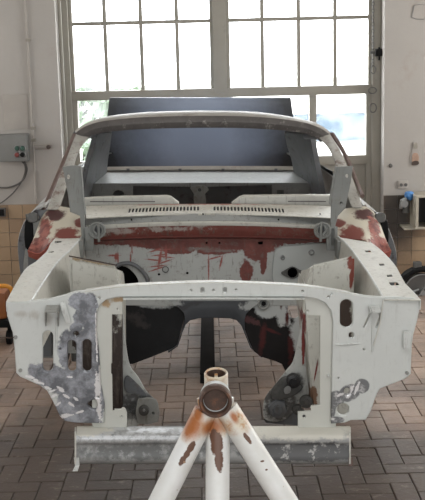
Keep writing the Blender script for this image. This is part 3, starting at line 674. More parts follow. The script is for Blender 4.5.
# --- cowl -------------------------------------------------------------------------
part('cowl_lip', sheet([arc(86, 335, 225.5, 230, 1.125), arc(86, 335, 222.5, 227.5, 1.12), arc(86, 335, 221, 225.5, 1.14)], .004, (1, 2)), 'cream')
M['strip'] = paint('cowl_grey', (142, 144, 142), .06, .5, grunge=.5, dirt=((196, 192, 176), .6, .8, 12))
part('cowl_front', sheet([arc(86, 335, 221.3, 226, 1.14), arc(86, 335, 214, 218, 1.17)], .004), M['strip'])
cpo = P(208, 214, 1.17); cpb = P(208, 203.5, 1.43); cn = Vector((0, -(cpb.z - cpo.z), cpb.y - cpo.y)).normalized()
def arcpx(xl, xr, yc, ye, n=12):
    return [(xl + (xr - xl) * k / n, yc + (ye - yc) * (2 * k / n - 1) ** 2) for k in range(n + 1)]
cp = arcpx(86, 335, 214.2, 218) + arcpx(335, 86, 203.8, 206)
slots = []
for i in range(21):
    for sgn in (-1, 1):
        x = (198 - i * 3.42) if sgn < 0 else (214.5 + i * 3.42); yy = 208.3 + 2.2 * ((x - 206.5) / 78) ** 2
        k = sgn * .9 * (i / 21)
        slots.append([(x - .95 + k * .8, yy + 2.1), (x + .95 + k * .8, yy + 2.1), (x + .95 - k * .8, yy - 2.1), (x - .95 - k * .8, yy - 2.1)])
M['cowl'] = paint('cowl_cream', (192, 190, 180), .06, .5, grunge=.5, dirt=((176, 170, 156), .6, .8, 14), layers=[([(tuple(cpb), (.9, .03, .3), 0)], (160, 98, 86), 0, .6, dict(wob=.5, nscale=20, soft=.4))])
cw = part('cowl_top', plate([PP(*p, cpo, cn) for p in cp], [[PP(*p, cpo, cn) for p in h] for h in slots], cpo, cn, .004, .0), M['cowl'], label='cream cowl panel with two rows of air slots')
part('plenum', boxes((P(90, 214, 1.18) + Vector((0, .01, -.09)), P(330, 214, 1.18) + Vector((0, .2, -.06)))), 'darkhole', cw)
for px, py in ((131.5, 219.5), (278.5, 219.5), (203, 214), (320, 214)):
    c = P(px, py, 1.142); part('stud', tube(bmesh.new(), [c, c + Vector((0, -.006, 0))], .004, 8), 'darkhole', cw)
part('centre_rib', sheet([[P(198, 214.4, 1.16), P(206, 213.4, 1.16), P(215, 214.2, 1.16)], [P(198, 213, 1.2), P(206, 208.6, 1.25), P(215, 213, 1.2)]], .006, (2, 2)), M['cowl'], cw)
# dash top pieces either side of a gap
for nm, pl in (('l', [(84, 198.5), (100, 197.3), (167, 196), (171, 197), (179, 203), (179, 205), (84, 207)]), ('r', [(232, 203), (240, 197.2), (244, 196), (300, 195.2), (331, 195.5), (332, 206), (232, 205)])):
    d = part('dash_top', pxplate(pl, [], 1.46, .05, .006), 'cream')
    part('dash_slot', pxplate(rect(90, 201.2, 155, 202.2) if nm == 'l' else rect(288, 201, 326, 202), [], 1.411, .003), 'header', d)
part('dash_blocker', boxes((P(95, 206, 1.36) + Vector((0, 0, -.42)), P(325, 206, 1.36) + Vector((0, .012, -.12)))), 'darkhole')  # black sheet added to block light through the firewall holes
part('dash_face', boxes((P(84, 206, 1.5) + Vector((0, 0, -.25)), P(331, 206, 1.5) + Vector((0, .012, -.0)))), 'darkgrey')

# --- cowl sides, hinge posts, hinges -----------------------------------------------
def cowlside(f, nm):
    rows = [[(28, 250, 1.1), (40, 253, 1.08), (52, 241, 1.06), (68, 239, 1.06), (85, 239, 1.08)],
            [(34, 237, 1.18), (44, 230, 1.16), (56, 224, 1.16), (70, 222, 1.16), (85, 222, 1.16)],
            [(40, 220, 1.3), (46, 211, 1.3), (56, 206, 1.3), (70, 208, 1.3), (85, 211, 1.3)]]
    g = lambda x: x if f else 419 - x
    pts = [[P(g(x), y, d) for x, y, d in r] for r in rows]
    y0 = 1.16
    lay = [([pe(g(52), 217, 12, 4.5, y0), ], (70, 34, 34), 0, .5, dict(wob=.22, nscale=22, soft=.15)),
           ([pe(g(68), 231, 13, 6, y0, -15 if f else 15), pe(g(76), 236, 11, 4, y0), pe(g(80), 223, 6, 3.5, y0)], (116, 60, 52), 0, .55, dict(wob=.22, nscale=18, soft=.15)),
           ([pe(g(42), 244, 16, 8, y0, -20 if f else 20), pe(g(44), 228, 7, 10, y0, 10 if f else -10), pe(g(36), 250, 10, 6, y0)], PINK, 0, .55, dict(wob=.3, nscale=30, soft=.15, tex=((104, 54, 48), 22, .45, .58)))]
    m = paint('cowl_side_' + nm, (192, 186, 170), .06, .55, nscale=9, layers=lay)
    o = part('cowl_side', sheet(pts, .006, (3, 3)), m, label='cowl side patched with red and pink primer')
    # lower ragged flange and hinge pillar going down
    e = pts[0][:3]
    part('flange', sheet([e, [q + Vector((0, .03, -.035)) for q in e]], .004, (3, 1)), paint('flange_' + nm, (168, 92, 80), .2, .6, nscale=40), o)
    hp = P(g(40), 250, 1.22)
    sx = 1 if f else -1
    part('hinge_pillar', boxes(((hp.x - .05, 1.16, zf), (hp.x + .05, 1.3, hp.z - .01)), bev=.012), 'darkgrey', o)
    part('kick_panel', boxes((Vector((min(hp.x, P(g(86), 250, 1.22).x), 1.22, zf)), Vector((max(hp.x, P(g(86), 250, 1.22).x), 1.235, P(g(70), 226, 1.22).z)))), 'grey', o)
    return o
cowlside(True, 'a'); cowlside(False, 'b')
hp_l = [(62.5, 167), (72, 165.5), (79.5, 166), (81.5, 185), (82.5, 200), (84.5, 215), (86, 244), (82, 244), (80, 216), (70, 212), (68, 195), (65, 180)]
hp_r = [(337.5, 167), (353, 166), (351, 182), (348, 196), (345.5, 208), (338, 216), (335.5, 225), (335, 246), (330.5, 246), (330.5, 226), (331, 205), (333, 190)]
for pl, ed, ring, f in ((hp_l, 1, (97, 230.5), True), (hp_r, -1, (322.5, 230.5), False)):
    hi = part('hood_hinge', pxplate(pl, [circ(68.5, 177, 1.6, 2.4)] if f else [circ(347, 176, 1.5, 2), circ(341, 203, 1.2)], 1.06, .010, .002), 'hinge', label='grey raised bonnet hinge bracket')
    a = [P(x, y, 1.055) for x, y in ((pl[2], pl[3], pl[4], pl[5]) if f else (pl[0], pl[11], pl[10]))]
    part('edge_fold', sheet([a, [q + Vector((0, .05, 0)) for q in a]], .004, (2, 1)), 'hinge', hi)
    c = P(*ring, 1.05)
    R = .034
    for rad, w in ((R, .006), (R * .72, .004)):
        part('spring_coil', tube(bmesh.new(), [c + Vector((math.cos(t) * rad, 0, math.sin(t) * rad)) for t in [2 * math.pi * k / 24 for k in range(24)]], w, 8, True), 'hinge', hi)
    sd = 1 if f else -1
    part('hinge_arm', tube(bmesh.new(), [c + Vector((.008 * sd, -.004, -.05)), c + Vector((.008 * sd, -.006, .0)), c + Vector((.006 * sd, -.004, .034))], .006, 8), 'hinge', hi)
    part('hinge_arm', tube(bmesh.new(), catmull([c + Vector((-.006 * sd, -.004, .026)), c + Vector((-.016 * sd, -.004, .0)), c + Vector((.0 * sd, -.004, -.018))], 3), .005, 8), 'hinge', hi)
    part('coil_back', tube(bmesh.new(), [c + Vector((0, .02, 0)), c + Vector((0, .026, 0))], R * 1.02, 24), 'darkgrey', hi)
    q = P(88 if f else 332, 240, 1.06)
    part('hinge_plate', boxes((q + Vector((-.025, 0, -.05)), q + Vector((.025, .02, .06))), bev=.005), 'hinge', hi)
    # bolted foot between hinge and apron
    q = P(80 if f else 340, 246, .98); part('hinge_foot', boxes((q + Vector((-.012, 0, -.06)), q + Vector((.012, .08, .02))), bev=.004), 'hinge', hi)

# --- A pillars, header, roof --------------------------------------------------------
Y_H = 1.86
# windscreen header: lower edge, face, roof skin
lowx = [(84, 140), (92, 134.5), (110, 131), (150, 128.3), (205, 127.2), (255, 128), (296, 131.3), (313, 135.5), (321, 142)]
midx = [(76, 133.5), (86, 126.8), (106, 121.3), (148, 117.6), (205, 116.3), (258, 117.5), (298, 122), (318, 127.8), (329, 134.6)]
topx = [(75, 131), (86, 123.5), (106, 117), (148, 112.6), (205, 111.2), (258, 112.6), (298, 118.5), (319, 124.5), (330, 132)]
low = [P(x, y, Y_H - .0) for x, y in lowx]; mid = [P(x, y, Y_H + .005) for x, y in midx]; top = [P(x, y, Y_H + .06) for x, y in topx]
part('windscreen_header', sheet([low, [(a * .5 + b * .5) + Vector((0, -.012, 0)) for a, b in zip(low, mid)], mid], .006, (3, 2)), 'header')
xm_ = sum(q.x for q in top) / len(top)
def roofrow(y, dz, k, flat=1.0):
    return [Vector(((q.x - xm_) * k + xm_, y, q.z + dz)) for q in top]
part('roof', sheet([mid, top, roofrow(2.05, -.006, 1.0), roofrow(2.4, -.04, 1.0), roofrow(2.8, -.08, .98), roofrow(3.05, -.115, .95)], .006, (3, 3)), 'roofpaint', label='roof skin in scuffed grey primer')
# side rails of the roof
for i, s_ in ((0, 1), (-1, -1)):
    a = [roofrow(y, dz, k)[i] for y, dz, k in ((1.95, -.02, .99), (2.4, -.06, .98), (2.75, -.09, .97), (3.05, -.13, .94))]
    part('roof_rail', tube(bmesh.new(), catmull(a, 4), .022, 10), 'darkgrey')
def pillar(outp, inp, y0, y1):
    rows = []
    for k in range(len(outp)):
        t = k / (len(outp) - 1); y = y0 + (y1 - y0) * t
        a = P(*outp[k], y); b = P(*inp[k], y)
        rows.append([a + Vector((0, .06, 0)), a, (a + b) / 2 + Vector((0, -.012, 0)), b, b + Vector((0, .05, 0))])
    return rows
pl_o = [(47, 209), (57, 183), (64.5, 164), (70, 149), (76, 134)]; pl_i = [(59, 209), (67.5, 183), (74, 164), (79.5, 149), (89, 137)]
pr_o = [(362.5, 207), (354.5, 184), (346.5, 165), (340, 150), (330, 134)]; pr_i = [(352, 207), (344, 184), (336.5, 165), (329.5, 149), (318.5, 137)]
for a, b, dr in ((pl_o, pl_i, [(36, 226), (46, 204), (58, 175), (68, 151), (74.5, 135)]), (pr_o, pr_i, [(362.5, 196), (357, 183), (350, 165), (342, 149), (332.5, 134)])):
    pp = part('windscreen_pillar', sheet(pillar(a, b, 1.28, Y_H), .005, (2, 3)), 'pillar')
    n = len(dr); pts = [P(*q, 1.32 + (Y_H + .02 - 1.32) * k / (n - 1)) for k, q in enumerate(dr)]
    part('drip_rail', tube(bmesh.new(), catmull(pts, 4), .011, 8), 'drip', pp)
# --- C pillars, rear window surround, package tray -----------------------------------
def cpillar(c0, c1, label):
    rows = []
    for (a, ya), (b, yb) in zip(c0, c1):
        A = P(*a, ya); B = P(*b, yb); rows.append([A, A * .66 + B * .34, A * .33 + B * .67, B])
    return part('rear_pillar', sheet(rows, .03, (2, 3)), 'darkgrey', label=label)
cpillar([((93, 133), 2.75), ((89, 148), 2.72), ((84.5, 164), 2.68), ((77, 200), 2.6)], [((108, 129), 3.0), ((106, 145), 3.2), ((103, 165), 3.42), ((100, 200), 3.45)], 'rear roof pillar in slate primer')
cpillar([((314, 133), 2.75), ((317, 148), 2.72), ((320.5, 166), 2.68), ((327, 200), 2.6)], [((287, 129), 3.0), ((291, 145), 3.2), ((297, 165), 3.42), ((301, 200), 3.45)], 'rear roof pillar in slate primer with dark scuffs')
for pts in ([(107.5, 131, 3.0), (105, 148, 3.2), (102.5, 168, 3.44)], [(287.5, 131, 3.0), (292, 148, 3.2), (297.5, 168, 3.44)]):
    part('window_flange', tube(bmesh.new(), [P(*q) for q in pts], .012, 8), 'grey')
part('tray_lip', sheet([[P(100, 168.6, 3.46), P(200, 167.6, 3.46), P(302, 168, 3.46)], [P(100, 172, 3.44), P(200, 171.2, 3.44), P(302, 171.6, 3.44)]], .02, (4, 1)), 'roofpaint')
for x in (128, 180, 223, 276): part('lip_hole', boxes((P(x - 1.5, 170.6, 3.425), P(x + 1.5, 168.6, 3.425) + Vector((0, .006, 0))), bev=.001), 'darkgrey')
part('package_tray', sheet([[P(101, 172, 3.44), P(200, 171.4, 3.44), P(302, 171.8, 3.44)], [P(97, 176, 3.3), P(200, 175, 3.3), P(305, 175.5, 3.3)], [P(95, 184, 2.92), P(200, 183, 2.92), P(308, 183.5, 2.92)]], .006, (3, 2)), M['strip'])
bk = [(93, 183.5), (200, 182.6), (310, 183), (316, 240), (86, 240)]
bulk = part('rear_bulkhead', pxplate(bk, [[(133, 186), (200, 187), (272, 185), (272, 215), (133, 215)], smooth_poly([(113, 193.5), (116, 190.5), (122, 191), (124, 195), (114, 196)], 2), [(277, 190), (284, 190), (284, 196), (277, 196)]], 2.92, .008, .002), M['strip'])
part('brace', pxplate(smooth_poly([(190, 188), (195, 186), (205, 186), (209, 190), (205, 194), (206, 204), (194, 204), (194, 194)], 2), [circ(199.5, 190, 1.8)], 2.90, .01, .002), 'grey', bulk)
part('trunk_blocker', boxes((Vector((-.62, 3.5, .55)), Vector((.60, 3.51, P(200, 171, 3.44).z - .02)))), 'darkgrey')  # sheet added to keep light out of the bulkhead opening
# trunk lid, standing open
M['lid'] = paint('trunk_lid_slate', (58, 61, 66), .14, .36, nscale=2.5, layers=[([pe(200, 132, 58, 120, 4.05)], (138, 150, 172), 0, .32, dict(wob=.08, nscale=3, soft=.5))], dirt=((54, 58, 66), .55, .75, 5))  # bluish sheen painted into the middle of the lid
def lidrow(y, xl, xr, d, bow): return [P(xl + (xr - xl) * k / 6, y, d - bow * (1 - (k / 3 - 1) ** 2)) for k in range(7)]
part('trunk_lid', sheet([lidrow(97.5, 110, 290.5, 4.0, .0), lidrow(99.5, 109.3, 291, 3.99, .02), lidrow(115, 107.5, 293, 4.0, .03), lidrow(140, 105, 296, 4.04, .03), lidrow(176, 102, 300, 4.1, .0)], .012, (2, 3)), M['lid'], label='slate blue trunk lid standing open')
# rear quarters, tail, doors
def profile(side, pxs, y): return [P(x, yy, y) for x, yy in pxs]
dl = [(45, 206), (35, 210), (27, 218), (21, 230), (18, 244), (19, 262), (22, 284), (27, 304)]
dr_ = [(365, 206), (376, 212), (386, 224), (392, 238), (396, 252), (396.5, 268), (394, 286), (389, 306)]
M['doorskin'] = paint('door_skin_grey', (164, 165, 164), .12, .5, nscale=6, dirt=((84, 84, 88), .55, .75, 9))
for pf, sgn in ((dl, -1), (dr_, 1)):
    a = profile(sgn, pf, 1.30)
    rows = [a] + [[Vector((q.x - sgn * tk, y, q.z)) for q in a] for y, tk in ((1.32, -.004), (1.6, -.004), (2.0, .0), (2.36, .008))]
    dn = part('door', sheet(rows, .004, (3, 1)), M['doorskin'], label='door skin in dull grey primer')
    inn = [Vector((q.x - sgn * .11, q.y, q.z)) for q in a[2:]]
    sc = bmesh.new(); sheet([[q + Vector((0, .004, 0)) for q in a[1:]], [Vector((q.x - sgn * .12, 1.304, q.z)) for q in a[1:]]][::1], .004, (2, 1), bm=sc)
    part('shut_face', sc, 'darkgrey', dn)
    for k, (zz, hh) in enumerate(((.06, .07), (-.12, .1))):
        q = a[3] + Vector((-sgn * .07, -.012, zz - .05)); part('hinge_strap', boxes((q + Vector((-.03, 0, -hh / 2)), q + Vector((.03, .02, hh / 2))), bev=.006), 'darkhole' if k else 'grey', dn)
    q = a[2] + Vector((-sgn * .02, -.014, .0)); part('latch_clip', boxes((q + Vector((-.025, -.0, -.02)), q + Vector((.025, .02, .02))), bev=.005), 'tarnish', dn)
    g = (lambda x: x) if sgn < 0 else (lambda x: 413 - x)
    for nm, (x0, y0, x1, y1), yy, mt in (('recess', (25, 222, 32, 247), 1.27, 'darkhole'), ('inner_sheet', (25, 250, 39, 296), 1.285, 'grey' if sgn < 0 else 'darkhole'), ('recess', (33, 238, 41, 254), 1.275, 'darkhole'), ('striker', (28, 214, 37, 222), 1.26, 'tarnish')):
        xa, xb = sorted((g(x0), g(x1))); part(nm, pxplate(smooth_poly(rect(xa, y0, xb, y1), 3), [], yy, .02, .004), mt, dn)
    # window channel top edge
    part('belt_edge', tube(bmesh.new(), [a[0], a[0] + Vector((-sgn * .0, 1.05, -.0))], .008, 8), 'pillar', dn)
    # rear quarter panel
    b = [Vector((q.x, 2.38, q.z)) for q in a]
    rows = [b] + [[Vector((q.x - sgn * tk, y, q.z + dz)) for q in b] for y, tk, dz in ((2.8, .0, .0), (3.4, .03, .0), (4.1, .12, -.03))]
    part('quarter_panel', sheet(rows, .005, (2, 3)), M['doorskin'])
    p0 = [Vector((q.x, q.y, q.z)) for q in (b[0],)]
    zs = b[0].z
    c_in = P(101 if sgn < 0 else 302, 178, 3.3).x
    part('quarter_top', sheet([[b[0], Vector((P(75 if sgn < 0 else 332, 195, 2.65).x, 2.65, zs))], [Vector((b[0].x - sgn * .03, 3.4, zs)), Vector((c_in, 3.4, zs))], [Vector((b[0].x - sgn * .12, 4.1, zs - .03)), Vector((c_in, 4.1, zs - .03))]], .005), M['doorskin'])
part('tail_panel', boxes((Vector((-.80, 4.09, zf + .38)), Vector((.78, 4.12, a[0].z - .05)))), 'darkgrey')
# --- supports under the shell ---------------------------------------------------------
def axle_stand(loc, top, label):
    r = empty('axle_stand', loc); tag(r, label, 'axle stand', 'axle stands under the shell')
    h = top
    base = obj('base', boxes(((-.11, -.11, 0), (.11, .11, .015)), bev=.004), M['brown'], r)
    for sx in (-1, 1):
        for sy in (-1, 1): obj('leg', tube(bmesh.new(), [(sx * .1, sy * .1, .012), (sx * .02, sy * .02, h * .7)], .011, 8), M['brown'], r)
    obj('post', tube(bmesh.new(), [(0, 0, h * .45), (0, 0, h - .02)], .02, 12), M['tarnish'], r)
    obj('saddle', boxes(((-.05, -.035, h - .025), (.05, .035, h - .003)), bev=.004), M['tarnish'], r)
for sx, yl, txt in ((-1, 1.95, 'front of the sill on the control box side'), (1, 1.95, 'front of the sill on the hose reel side'), (-1, 2.85, 'rear of the sill on the control box side'), (1, 2.85, 'rear of the sill on the hose reel side')):
    wp = CAR_M @ Vector((sx * .73, yl, zf - .05)); axle_stand((wp.x, wp.y, 0), wp.z, 'small brown steel axle stand under the ' + txt)

# =================================================================== FRONT STAND
def rust_mat():
    t = NT('white_enamel_rusting'); geo = t.node('ShaderNodeNewGeometry'); t.co = geo.outputs['Position']
    wpe = lambda px, py, rx, ry, d=0, y=2.76: (tuple(W(px, py, y)), (rx * y / F, .12, ry * y / F), math.radians(d))
    c = t.mix(t.step(t.noise(7, 5, .6), .35, .75), srgb(226, 228, 228), srgb(206, 206, 200))
    y_ = t.ell([wpe(194, 421, 11, 18, 25), wpe(213, 426, 24, 11), wpe(200, 402, 4, 16), wpe(239, 420, 7, 14, -30), wpe(216, 374, 18, 11, 0, 2.84)], wob=.2, nscale=24, soft=.5)
    c = t.mix(y_, c, t.mix(t.step(t.noise(40, 5, .7), .45, .65), srgb(206, 196, 176), srgb(176, 118, 60)))
    o_ = t.ell([wpe(192, 425, 10, 14, 25), wpe(198, 414, 5, 10, 15), wpe(212, 427, 12, 8), wpe(201, 400, 3, 18), wpe(234, 416, 3, 6, -30)], wob=.22, nscale=40, soft=.45)
    c = t.mix(t.math('MULTIPLY', o_, .95), c, srgb(158, 92, 42))
    ch = t.ell([wpe(191, 445, 7.5, 3.6, -58), wpe(183, 457, 7, 3, -56), wpe(187, 451, 6, 3, -56), wpe(217, 444, 6, 12, 6), wpe(219, 458, 4.5, 12), wpe(247, 436, 7, 2.2, 58), wpe(214, 437, 4.5, 9), wpe(262, 458, 2, 1), wpe(266, 466, 1.5, 1)], wob=.16, nscale=75, soft=.08)
    c = t.mix(ch, c, srgb(96, 66, 50))
    dots = t.step(t.noise(30, 3, .5), .71, .73); c = t.mix(dots, c, srgb(150, 120, 92))
    t.lk(c, t.bsdf.inputs['Base Color']); t.bsdf.inputs['Roughness'].default_value = .42
    b = t.node('ShaderNodeBump'); b.inputs['Strength'].default_value = .3; b.inputs['Distance'].default_value = .004; b.invert = True
    t.lk(ch, b.inputs['Height']); t.lk(b.outputs[0], t.bsdf.inputs['Normal'])
    return t.m
M['enamel'] = rust_mat()
M['ring'] = paint('rusty_bore', (74, 54, 44), .25, .55, .2, nscale=40, dirt=((120, 78, 52), .55, .75, 40))
M['collar'] = paint('pale_collar', (186, 190, 190), .06, .4, nscale=12, dirt=((150, 120, 92), .6, .75, 25))
stand = empty('pipe_stand', (0.005, 2.8, 0)); tag(stand, 'white pipe stand with rusty chipped enamel and open sleeve before the car', 'stand')
def spart(name, bm, mat, par=None, smooth=40):
    bmesh.ops.translate(bm, verts=bm.verts[:], vec=-Vector((0.005, 2.8, 0))) if par is None else bmesh.ops.translate(bm, verts=bm.verts[:], vec=-Vector((0.005, 2.8, 0)))
    return obj(name, bm, M[mat], par or stand, smooth)
sc0 = W(215.5, 402.5, 2.74); ax = Vector((0, 1, -.02)).normalized()
spart('sleeve', pipe(bmesh.new(), sc0 + ax * .022, sc0 + ax * .066, .0425, .033, 32, .036), 'collar')
spart('sleeve_ring', pipe(bmesh.new(), sc0, sc0 + ax * .03, .0455, .0345, 32, .029), 'ring')
spart('inner_bushing', pipe(bmesh.new(), sc0 + ax * .03, sc0 + ax * .062, .0332, .0275, 28, .026), 'ring')
st0 = W(216, 372.3, 2.845)
sk = spart('stub_socket', pipe(bmesh.new(), st0, st0 + Vector((0, .022, -.125)), .034, .0275, 28, .05), 'enamel')
spart('socket_liner', pipe(bmesh.new(), st0 + Vector((0, .001, -.005)), st0 + Vector((0, .009, -.05)), .0274, .0255, 28, .045), 'ring', sk)
spart('socket_lug', boxes((st0 + Vector((-.005, -.02, -.03)), st0 + Vector((.005, .034, -.012))), bev=.003), 'enamel', sk)
apex = sc0 + Vector((0, .042, -.02))
def leg(ax_, foot, r=.034):
    a = Vector(ax_); f = Vector(foot); spart('leg', tube(bmesh.new(), [a, a.lerp(f, .33), a.lerp(f, .66), f], r, 24), 'enamel')
    spart('foot_plate', boxes((f + Vector((-.07, -.07, -.0)), f + Vector((.07, .07, .012))), bev=.003), 'enamel')
def foot_for(a, px, py, yf):      # foot on the floor so that the leg passes through the pixel
    a = Vector(a); o, d = ray(px, py); n = d.cross(a - o)
    # intersect plane(o, n) with line y = yf, z = 0
    x = (n.dot(o) - n.y * yf) / n.x; return (x, yf, 0)
aL = apex + Vector((-.028, .0, -.02)); aR = apex + Vector((.03, .0, -.015)); aC = apex + Vector((.006, .02, -.03))
leg(aL, foot_for(aL, 163, 497, 2.70)); leg(aR, foot_for(aR, 278, 490, 2.70)); leg(aC, foot_for(aC, 217.5, 490, 2.62), .0335)
spart('weld_bead', tube(bmesh.new(), [sc0 + Vector((math.cos(t) * .044, .04, math.sin(t) * .044)) for t in [math.pi + math.pi * k / 12 for k in range(13)]], .008, 8), 'enamel')

# beam lying on the pavers under the tunnel
bw = W(205, 330, 6.6)
b0 = W(204.5, 330, 6.8); 
M['beamsteel'] = paint('dull_dark_steel', (40, 38, 37), .2, .95)
M['beamsteel'].node_tree.nodes['Principled BSDF'].inputs['Specular IOR Level'].default_value = .1
beam = empty('floor_beam', (-.045, 6.6, 0)); tag(beam, 'dark steel beam lying along the pavers under the car', 'beam')
obj('top_flange', boxes(((-.042, -1.0, .052), (.042, .95, .06)), bev=.002), M['beamsteel'], beam); obj('web', boxes(((-.006, -1.0, .008), (.006, .95, .052))), M['beamsteel'], beam); obj('bottom_flange', boxes(((-.042, -1.0, 0), (.042, .95, .008)), bev=.002), M['beamsteel'], beam)

# =================================================================== THINGS ON THE WALL
def wthing(name, px, py, y=WALL_Y, label=None, cat=None, group=None):
    c = W(px, py, y); o = empty(name, c); tag(o, label, cat, group); return o, c
PXM = WALL_Y / F
def ppart(root, name, bm, mat, par=None): return obj(name, bm, M[mat], par or root)
M['boxgrey'] = paint('control_box_grey', (118, 119, 117), .1, .5, nscale=6, dirt=((98, 98, 96), .58, .75, 10))
M['green'] = plain('green_button', (44, 78, 66), .4); M['redb'] = plain('red_button', (120, 56, 52), .4); M['cable'] = plain('cable_grey', (84, 82, 80), .5)
M['orange'] = plain('orange_enamel', (214, 142, 28), .4); M['orange2'] = plain('orange_brown_enamel', (140, 82, 34), .45)
M['blue'] = plain('blue_cap', (72, 128, 188), .35); M['stain'] = plain('grey_patch', (160, 155, 149), .85, var=.08)
cb, c = wthing('control_box', 15.5, 147, label='grey push button control box on the white wall', cat='control box')
w, h = 14.2 * PXM, 13.5 * PXM
body = ppart(cb, 'body', boxes(((-w, -.09, -h), (w, 0, h)), bev=.006), 'boxgrey')
ppart(cb, 'cover', boxes(((-w * .96, -.096, -h * .96), (w * .96, -.088, h * .96)), bev=.004), 'boxgrey')
for px, py, m in ((17, 148.3, 'green'), (22.5, 148.3, 'green'), (17, 154.8, 'redb'), (22.5, 154.6, 'darkhole')):
    q = W(px, py, WALL_Y - .1) - c; bm = tube(bmesh.new(), [q + Vector((0, .008, 0)), q + Vector((0, -.012, 0)), q + Vector((0, -.016, 0))], [.019, .018, .014], 14)
    b = ppart(cb, 'button', bm, m); ppart(cb, 'button_ring', tube(bmesh.new(), [q + Vector((math.cos(t) * .021, .004, math.sin(t) * .021)) for t in [2 * math.pi * k / 16 for k in range(16)]], .004, 6, True), 'steel', b)
CB = Vector(c)
def cable(name, pts, r, label, mat='cable', y=WALL_Y - .02):
    bm = tube(bmesh.new(), catmull([W(p[0], p[1], p[2] if len(p) > 2 else y) for p in pts], 5), r, 8)
    bmesh.ops.translate(bm, verts=bm.verts[:], vec=-CB); o = obj(name, bm, M[mat], cb); tag(o, label); return o
cable('power_cable', [(22, 159, WALL_Y - .045), (26, 165, WALL_Y - .05), (26.5, 172), (23, 180), (16, 185), (8, 187.5), (0, 187.5), (-12, 187)], .007, 'thick dark cable bending left from under the control box')
cable('thin_cable', [(20, 159.5, WALL_Y - .045), (25, 166, WALL_Y - .06), (24, 176), (18, 187), (10, 196), (0, 203.5), (-10, 208)], .005, 'thinner dark cable falling diagonally below the control box')
cd = empty('conduit', W(33, 100, WALL_Y)); tag(cd, 'thin grey conduit running up the wall beside the control box', 'conduit')
cc = Vector(W(33, 100, WALL_Y))
dz0 = W(36.5, 203, WALL_Y - .015); dz1 = W(25.5, 2, WALL_Y - .015); xd = (dz1.x + dz0.x) / 2
ppart(cd, 'pipe', tube(bmesh.new(), [Vector((W(36.3, 203, WALL_Y).x, WALL_Y - .014, dz0.z)) - cc, Vector((W(33, 128, WALL_Y).x, WALL_Y - .014, W(33, 128, WALL_Y).z)) - cc, Vector((W(25.5, 0, WALL_Y).x, WALL_Y - .014, dz1.z)) - cc, Vector((W(25.5, 0, WALL_Y).x - .04, WALL_Y - .014, 3.2)) - cc], .009, 10), 'stain')
for py in (40, 128, 140): 
    q = W(26 + py * .055, py, WALL_Y - .014) - cc; ppart(cd, 'clip', boxes((q + Vector((-.018, -.014, -.012)), q + Vector((.018, .012, .012))), bev=.003), 'frame')
kn, c = wthing('wall_valve', 49.5, 146.5, label='small round brass valve knob with bracket on the white wall', cat='valve')
ppart(kn, 'flange', tube(bmesh.new(), [(0, 0, 0), (0, -.012, 0)], .028, 18), 'stain'); ppart(kn, 'knob', tube(bmesh.new(), [(0, -.01, 0), (0, -.05, 0), (0, -.056, 0)], [.015, .017, .012], 12), 'brown')
ppart(kn, 'arm', boxes(((-.12, -.02, -.012), (-.025, 0, .012)), bev=.004), 'stain')
# plaster repair beside box
pr, c = wthing('plaster_patch', 16, 112, label='slightly darker square plaster repair above the control box', cat='wall patch')
ppart(pr, 'plaster', boxes(((-.095, -.006, -.135), (.095, .0, .135)), bev=.003), 'stain')
# socket on tiles at the far left
sk_, c = wthing('tile_socket', 1, 212, WALL_Y - .012, 'small dark socket box set on the tan tiles', 'socket')
ppart(sk_, 'box', boxes(((-.04, -.03, -.035), (.04, 0, .035)), bev=.005), 'cable'); ppart(sk_, 'cover', boxes(((-.03, -.035, -.026), (.03, -.028, .026)), bev=.003), 'darkhole')
# right wall marks
M['masonry'] = paint('masonry', (158, 132, 116), .2, .9, nscale=30)
pt, c = wthing('bare_patch', 415, 154, label='oval patch of exposed masonry on the white wall above the socket', cat='wall patch')
po_ = Vector((0, -.008, 0)); f2 = lambda l: [Vector((x * PXM, -.008, -z * PXM)) for x, z in l]
ppart(pt, 'outline', plate(f2(smooth_poly([(-4.5, 9), (-5, 2), (-3, -4), (-2.5, -11), (2, -12), (3.5, -4), (5.5, 2), (5, 9), (0, 12)], 3)), [], po_, (0, -1, 0), .006, .001), 'stain')
ppart(pt, 'masonry', plate(f2(smooth_poly([(-3, 8), (-3.2, 2), (-1.6, -1), (1.8, -1), (3.4, 2), (3.2, 7), (0, 10)], 3)), [], po_ + Vector((0, -.006, 0)), (0, -1, 0), .004, .001), 'masonry')
ppart(pt, 'cap', plate(f2(smooth_poly([(-2, -10), (1.5, -11), (2, -6), (-1.6, -6)], 3)), [], po_ + Vector((0, -.006, 0)), (0, -1, 0), .006, .001), 'frame')
ppart(pt, 'ledge', plate(f2(smooth_poly([(-3.2, 8), (0, 6.5), (3.4, 7.5), (3, 10.5), (-3, 11)], 3)), [], po_ + Vector((0, -.008, 0)), (0, -1, 0), .006, .001), 'brown')
sq, c = wthing('square_scuff', 419, 12, label='square chipped outline high on the white wall', cat='wall patch')
ppart(sq, 'chipped_edge', tube(bmesh.new(), [Vector((x * PXM, -.006, -z * PXM)) for x, z in ((-5, -6), (0, -7), (6, -6.5), (6.5, 2), (5, 7), (-2, 6.5), (-7, 5), (-6, 0))], .003, 6, True), 'boxgrey')
ppart(sq, 'plaster', plate(f2([(-5, -6), (0, -7), (6, -6.5), (6.5, 2), (5, 7), (-2, 6.5), (-7, 5), (-6, 0)]), [], po_, (0, -1, 0), .003, .0), 'stain')
ho, c = wthing('wall_plug', 390.5, 165.5, label='small dark plug in the white wall beside the gate', cat='plug')
ppart(ho, 'plug', tube(bmesh.new(), [(0, .01, 0), (0, -.008, 0), (0, -.012, 0)], [.016, .016, .01], 12), 'cable')
so, c = wthing('wall_socket', 403, 184.5, label='grey twin wall socket above the tan tiles', cat='socket')
